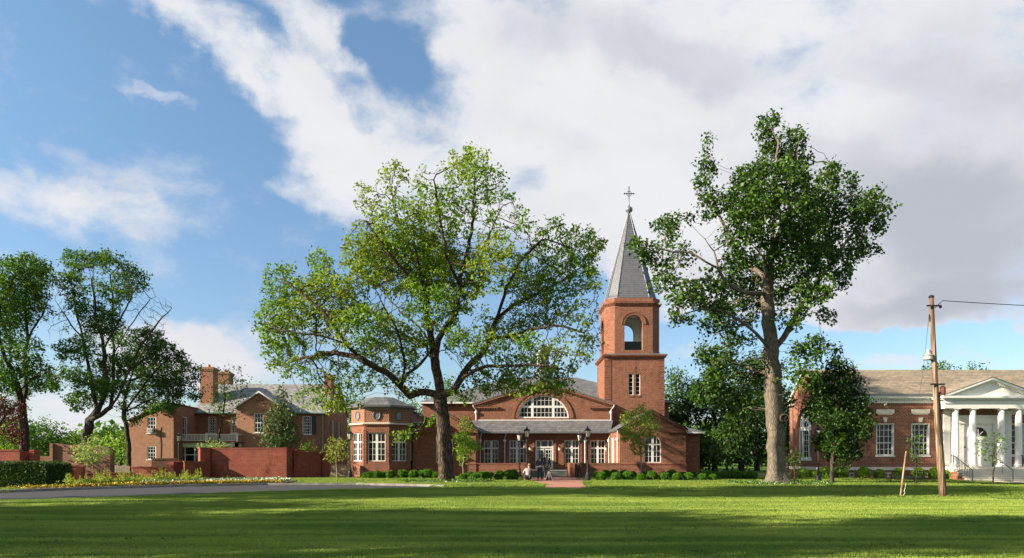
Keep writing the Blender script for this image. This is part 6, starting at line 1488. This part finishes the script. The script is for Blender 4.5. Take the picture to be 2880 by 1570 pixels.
def person(px, Y, rz, J, mats, label, hair=True, hat=None):
    x = X(px, Y); t = thing('person', (x, Y, 0), label, 'person'); M = Matrix.Translation((x, Y, 0)) @ Matrix.Rotation(rz, 4, 'Z')
    j = {k: Vector(v) for k, v in J.items()}
    hd = j['head']; nk = j['neck']
    body = {'pel': (j['pel'], (.13, .10)), 'belly': (j['pel'].lerp(j['chest'], .5), (.13, .10)), 'chest': (j['chest'], (.15, .11)), 'neck': (nk, .058), 'jaw': (nk.lerp(hd, .55) + j['face'] * .02, .068), 'head': (hd, (.078, .092)), 'crownv': (hd + (hd - nk).normalized() * .08, .065)}
    ed = [('pel', 'belly'), ('belly', 'chest'), ('chest', 'neck'), ('neck', 'jaw'), ('jaw', 'head'), ('head', 'crownv')]
    for s in 'lr':
        for a, r_ in (('sh', .06), ('el', .046), ('wr', .032), ('hand', (.042, .022)), ('hip', .095), ('kn', .062), ('an', .042), ('toe', (.045, .03))): body[a + s] = (j[a + s], r_)
        ed += [('chest', 'sh' + s), ('sh' + s, 'el' + s), ('el' + s, 'wr' + s), ('wr' + s, 'hand' + s), ('pel', 'hip' + s), ('hip' + s, 'kn' + s), ('kn' + s, 'an' + s), ('an' + s, 'toe' + s)]
    mb = MB(); mb.M = M; v, f = skin(body, ed); mb.faces(v, f)
    # fingers rooted in the palm, nose and ears
    for s in 'lr':
        w_, h_ = j['wr' + s], j['hand' + s]; d = (h_ - w_).normalized(); sd = d.cross(Vector((.3, .8, .5))).normalized()
        for k in range(4):
            o0 = h_ + sd * (.027 - .018 * k); ln = (.065, .075, .07, .055)[k]; cu = d.cross(sd)
            v, f = skin({'a': (o0 - d * .01, .010), 'b': (o0 + d * ln * .55 + cu * .008, .009), 'c': (o0 + d * ln + cu * .03, .008)}, [('a', 'b'), ('b', 'c')], 1); mb.faces(v, f)
        v, f = skin({'a': (w_.lerp(h_, .5) + sd * .025, .011), 'b': (h_ + sd * .05 - d * .01, .010), 'c': (h_ + sd * .055 + d * .03, .009)}, [('a', 'b'), ('b', 'c')], 1); mb.faces(v, f)
    fc = j['face'].normalized(); up = (hd - nk).normalized(); rt = fc.cross(up).normalized()
    v, f = skin({'a': (hd + fc * .085 + up * .015, .012), 'b': (hd + fc * .112 - up * .022, .016)}, [('a', 'b')], 1); mb.faces(v, f)
    for s in (-1, 1): v, f = skin({'a': (hd + rt * s * .082 + up * .02, .014), 'b': (hd + rt * s * .088 - up * .025, .012)}, [('a', 'b')], 1); mb.faces(v, f)
    bo = mb.build('body', SKIN, t, smooth=True)
    ey = MB(); ey.M = M
    for s in (-1, 1): e_ = hd + fc * .088 + rt * s * .033 + up * .012; ey.lathe(e_ - Vector((0, 0, .006)), [(.003, 0), (.010, .006), (.003, .012)], 6)
    m_ = hd + fc * .092 - up * .05; ey.box(m_.x - .022, m_.x + .022, m_.y - .008, m_.y + .008, m_.z - .004, m_.z + .004); ey.build('face_features', BLACK, t)
    top, leg, shoe, hairm = mats
    # jacket or shirt
    n = {'pel': (j['pel'] + Vector((0, 0, -.04)), (.175, .14)), 'belly': (j['pel'].lerp(j['chest'], .5), (.165, .135)), 'chest': (j['chest'], (.19, .14)), 'nk': (nk - (nk - j['chest']).normalized() * .03, .085)}
    ed = [('pel', 'belly'), ('belly', 'chest'), ('chest', 'nk')]
    for s in 'lr': n['sh' + s] = (j['sh' + s], .085); n['el' + s] = (j['el' + s], .068); n['wr' + s] = (j['wr' + s].lerp(j['el' + s], .08), .052); ed += [('chest', 'sh' + s), ('sh' + s, 'el' + s), ('el' + s, 'wr' + s)]
    mb = MB(); mb.M = M; v, f = skin(n, ed); mb.faces(v, f); mb.build('jacket', top, t, smooth=True)
    n = {'pel': (j['pel'], (.16, .125))}; ed = []
    for s in 'lr': n['hip' + s] = (j['hip' + s], .112); n['kn' + s] = (j['kn' + s], .085); n['an' + s] = (j['an' + s] + Vector((0, 0, .02)), .072); ed += [('pel', 'hip' + s), ('hip' + s, 'kn' + s), ('kn' + s, 'an' + s)]
    mb = MB(); mb.M = M; v, f = skin(n, ed); mb.faces(v, f); mb.build('trousers', leg, t, smooth=True)
    mb = MB(); mb.M = M
    for s in 'lr': v, f = skin({'a': (j['an' + s] + Vector((0, 0, -.04)), .05), 'b': (j['toe' + s], (.05, .035))}, [('a', 'b')]); mb.faces(v, f)
    mb.build('shoes', shoe, t, smooth=True)
    c_ = hd - fc * .018 + up * .045; n = {'a': (c_, (.088, .088)), 'b': (c_ - fc * .05 - up * .055, .07), 'c': (c_ + fc * .03 + up * .022, .06)}
    mb = MB(); mb.M = M; v, f = skin(n, [('a', 'b'), ('a', 'c')]); mb.faces(v, f); mb.build('hair', hairm, t, smooth=True)
    return t, M
def stand(h=1.0, lean=0, arms=None, face=(0, 1, 0)):
    J = dict(pel=(0, 0, .95), chest=(0, lean * .5, 1.33), neck=(0, lean, 1.50), head=(0, lean * 1.1, 1.645), face=face,
             hipl=(-.10, 0, .88), knl=(-.12, .03, .50), anl=(-.13, 0, .09), toel=(-.14, .13 * face[1], .035), hipr=(.10, 0, .88), knr=(.13, .02, .50), anr=(.14, 0, .09), toer=(.17, .13 * face[1], .035),
             shl=(-.19, lean, 1.42), ell=(-.27, lean - .03, 1.14), wrl=(-.22, lean + .05, .92), handl=(-.21, lean + .07, .84), shr=(.19, lean, 1.42), elr=(.27, lean - .03, 1.14), wrr=(.22, lean + .05, .92), handr=(.21, lean + .07, .84))
    J.update(arms or {}); return {k: tuple(c_ * h for c_ in v) if k != 'face' else v for k, v in J.items()}
SUIT = plain('dark_suit', (.022, .025, .032), .7); JKT = plain('navy_jacket', (.035, .035, .05), .65); SHIRT = plain('pink_grey_shirt', (.36, .29, .275), .75, var=.2, scale=20); JEAN = plain('dark_trousers', (.03, .03, .035), .8); SHOE = plain('shoe_leather', (.02, .018, .015), .4)
HB = plain('brown_hair', (.09, .045, .025), .6); HG = plain('grey_hair', (.35, .32, .29), .6); HS = plain('sandy_hair', (.28, .17, .09), .6)
p1, M1 = person(1518.5, 49.9, 0, stand(1.0, .02, dict(wrl=(-.12, -.16, 1.06), handl=(-.05, -.2, 1.03), ell=(-.29, -.10, 1.14), wrr=(.12, -.14, 1.05), handr=(.05, -.19, 1.02), elr=(.29, -.10, 1.16))), (SUIT, SUIT, SHOE, HB), 'person standing in a dark suit seen from behind, holding white papers behind the back')
q = MB(); q.M = M1; q.prism([(-.28, .93), (.06, 1.02), (.10, 1.10), (-.22, 1.02)], -.235, -.228); tag(q.build('papers', WHITE), 'white papers held behind the back of the person in the dark suit', 'papers')
p2, M2 = person(1538.5, 50.9, 0, stand(1.0, 0, dict(face=(0, -1, 0), toel=(-.15, -.13, .035), toer=(.17, -.13, .035), ell=(-.26, .02, 1.14), wrl=(-.08, -.2, 1.12), handl=(0, -.24, 1.12), elr=(.27, 0, 1.13), wrr=(.24, -.12, .92), handr=(.23, -.15, .84)), (0, -1, 0)), (JKT, JEAN, SHOE, HG), 'person facing the camera in an open dark jacket with a badge, behind the silver tripod')
q = MB(); q.M = M2; q.box(-.05, .05, -.165, -.158, 1.08, 1.19); q.build('badge', WHITE, p2)
q = MB(); q.M = M2; q.prism([(-.045, 1.45), (.045, 1.45), (.0, 1.22)], -.160, -.150); q.build('shirt_front', plain('shirt_grey', (.45, .45, .5), .7), p2)
cr = dict(pel=(0, 0, .36), chest=(.04, .10, .74), neck=(.07, .16, .92), head=(.10, .20, 1.07), face=(.5, .85, 0),
          hipl=(-.11, .02, .34), knl=(-.20, .42, .46), anl=(-.18, .16, .09), toel=(-.20, .30, .035), hipr=(.12, .02, .34), knr=(.24, .40, .40), anr=(.20, .12, .09), toer=(.24, .26, .035),
          shl=(-.15, .10, .84), ell=(-.30, .16, .60), wrl=(-.22, .36, .50), handl=(-.18, .42, .48), shr=(.22, .14, .85), elr=(.40, .26, .74), wrr=(.56, .34, .80), handr=(.63, .36, .83))
p3, M3 = person(1484, 48.3, 0, cr, (SHIRT, JEAN, SHOE, HS), 'person crouching in a pale shirt beside the black tripod, right arm stretched out')
def tripod(px, Y, h, mat, label, spread=.32, cam_=True):
    x = X(px, Y); t = thing('tripod', (x, Y, 0), label, 'tripod')
    for k in range(3):
        a = k * 2.094 + .5; q = MB(); q.tube([(x + spread * math.cos(a), Y + spread * math.sin(a), .01), (x + .03 * math.cos(a), Y + .03 * math.sin(a), h)], [.014, .02], 6); q.build('leg', mat, t)
    q = MB(); q.lathe((x, Y, h - .05), [(.05, 0), (.055, .1), (.025, .12), (.025, .3)], 10); q.build('head', BLACK, t)
    if cam_:
        q = MB(); q.box(x - .08, x + .08, Y - .06, Y + .05, h + .25, h + .37); q.tube([(x, Y + .05, h + .31), (x, Y + .2, h + .31)], .05, 10); tag(q.build('camera', BLACK), 'black camera on the ' + ('silver' if mat is not BLACK else 'black') + ' tripod', 'camera')
    return t
SILV = plain('silver_leg', (.65, .62, .58), .35, .6)
tripod(1544, 49.2, .70, SILV, 'short silver tripod standing on the brick path', .30, False)
tripod(1499.5, 49.7, 1.25, BLACK, 'tall black tripod between the crouching and the suited person', .26)
q = MB(); bxx = X(1543.5, 49.6); q.lathe((bxx, 49.6, 0.012), [(.20, 0), (.22, .08), (.17, .26), (.08, .34)], 12); bg_ = q.build('body', BLACK, None, smooth=True); bg_.name = 'camera_bag'
tag(bg_, 'black bag on the path behind the legs of the silver tripod', 'bag')

# ================================================================== far woods and grass
n = 26000; c = np.empty((n, 3)); c[:, 0] = rg.uniform(-150, 170, n); c[:, 1] = 135 + rg.normal(0, 4, n)
top = 8 + 2.2 * np.sin(c[:, 0] * .09) + 1.3 * np.sin(c[:, 0] * .31 + 1) + .8 * np.sin(c[:, 0] * .83); c[:, 2] = top * rg.uniform(0, 1, n) ** .8
stuff_leaves('distant_woods', [LF_MID], [(c, 1, .3, 1.3, .4, 0)], 'low far-off woods behind the campus', 'woods')
def patch(name, size, nb, h0, h1, wd, seed, mat):
    r_ = np.random.default_rng(seed); b = np.zeros((nb, 3)); b[:, :2] = r_.uniform(-size / 2, size / 2, (nb, 2))
    # tufts
    k = r_.integers(0, nb // 12, nb); ctr = r_.uniform(-size / 2, size / 2, (nb // 12, 2)); sel = r_.uniform(0, 1, nb) < .45; b[sel, :2] = ctr[k[sel]] + r_.normal(0, size * .018, (sel.sum(), 2))
    a = r_.uniform(0, 6.28, nb); w = np.stack([np.cos(a), np.sin(a), 0 * a], 1) * wd; h = r_.uniform(h0, h1, nb)[:, None]
    ln = r_.normal(0, .45, (nb, 3)); ln[:, 2] = 1; tip = b + ln * h
    mid = b + ln * h * .55 * np.array([.6, .6, 1.1])
    V = np.empty((nb, 4, 3)); V[:, 0] = b - w; V[:, 1] = b + w; V[:, 2] = tip + w * .2; V[:, 3] = mid - w * .9
    me = mesh_np(name, V.reshape(-1, 3), np.arange(nb * 4), 4, [mat], r_.uniform(0, 1, nb)); return bpy.data.objects.new(name, me)
def scatter(name, pts, src, label, smin, smax):
    me = bpy.data.meshes.new(name); me.from_pydata(pts, [], []); o = bpy.data.objects.new(name, me); C.objects.link(o); tag(o, label, 'grass', kind='stuff')
    ng = bpy.data.node_groups.new(name, 'GeometryNodeTree'); ng.interface.new_socket('Geometry', in_out='INPUT', socket_type='NodeSocketGeometry'); ng.interface.new_socket('Geometry', in_out='OUTPUT', socket_type='NodeSocketGeometry')
    N = ng.nodes; gi = N.new('NodeGroupInput'); go = N.new('NodeGroupOutput'); ip = N.new('GeometryNodeInstanceOnPoints'); oi = N.new('GeometryNodeObjectInfo'); oi.inputs['Object'].default_value = src; oi.inputs['As Instance'].default_value = True
    rv = N.new('FunctionNodeRandomValue'); rv.data_type = 'FLOAT_VECTOR'; rv.inputs[0].default_value = (0, 0, 0); rv.inputs[1].default_value = (0, 0, 6.283)
    rs = N.new('FunctionNodeRandomValue'); rs.data_type = 'FLOAT'; rs.inputs[2].default_value = smin; rs.inputs[3].default_value = smax
    cx_ = N.new('ShaderNodeCombineXYZ'); cx_.inputs[0].default_value = 1; cx_.inputs[1].default_value = 1
    L_ = ng.links; L_.new(gi.outputs[0], ip.inputs['Points']); L_.new(oi.outputs['Geometry'], ip.inputs['Instance']); L_.new(rv.outputs[0], ip.inputs['Rotation']); L_.new(rs.outputs[1], cx_.inputs[2]); L_.new(cx_.outputs[0], ip.inputs['Scale']); L_.new(ip.outputs[0], go.inputs[0])
    md = o.modifiers.new('scatter', 'NODES'); md.node_group = ng; return o
near = patch('lawn_blades', 1.7, 2800, .014, .036, .0065, 3, LAWNB); longp = patch('long_blades', 1.5, 1000, .04, .11, .013, 4, FARB)
pts = []; y = 8.6
rr = random.Random(9)
while y < 40:
    lim = .80 * y + 3; x = -lim
    while x < lim:
        X_, Y_ = x + rr.uniform(-.2, .2), y + rr.uniform(-.2, .2)
        if all(inpoly(X_ + a, Y_ + b, lawn_poly) for a, b in ((.3, .7), (-.3, .7), (0, .75))): pts.append((X_, Y_, LZ))
        x += 1.15
    y += 1.15
scatter('grass', pts, near, 'short mown grass blades over the near lawn', .8, 1.35)
tc_ = []
for i in range(46):
    y0 = 9.5 + 26 * rg.uniform(0, 1) ** 1.3; x0 = rg.uniform(-.78, .78) * y0; m_ = rg.integers(1, 5)
    for j in range(m_):
        a, b = x0 + rg.normal(0, .35), y0 + rg.normal(0, .08)
        if inpoly(a, b + .5, lawn_poly): tc_.append((a, b, LZ + .02))
stuff_leaves('grass_tufts', [LF_DARK], [(tc_, 14, (.06, .03, .006), .035, .3, 0)], 'small dark tufts left in the mown lawn', 'grass')
avoid = [path_poly, side_path, rd, bedp, lib_path]
bl = [(-16.2, 17.4, 58.6, 100), (-19, -8, 57.5, 100), (24.5, 70, 54, 80), (-36, -19.5, 72, 90), (-41, -34, 69, 80), (-45, -19, 53.3, 58)]
pts = []; y = 27
while y < 66:
    lim = .80 * y + 2; x = -lim
    while x < lim:
        X_, Y_ = x + rr.uniform(-.4, .4), y + rr.uniform(-.4, .4); ok = True
        for a, b in ((0, 0), (.6, 0), (-.6, 0), (0, .6), (0, -.6)):
            u, v_ = X_ + a, Y_ + b
            if inpoly(u, v_, lawn_poly) and not (u > 9 and b == 0 and False): ok = False; break
            if any(inpoly(u, v_, p) for p in avoid) or any(q[0] < u < q[1] and q[2] < v_ < q[3] for q in bl): ok = False; break
        if ok and ((X_ + 4.35) / 2.6) ** 2 + ((Y_ - 46) / 2.2) ** 2 > 1 and ((X_ - X(2190, 42.5)) / 2.6) ** 2 + ((Y_ - 42.3) / 2) ** 2 > 1: pts.append((X_, Y_, gz(X_, Y_)))
        x += 1.1
    y += 1.1
scatter('grass', pts, longp, 'longer unmown grass before the buildings', .7, 1.3)
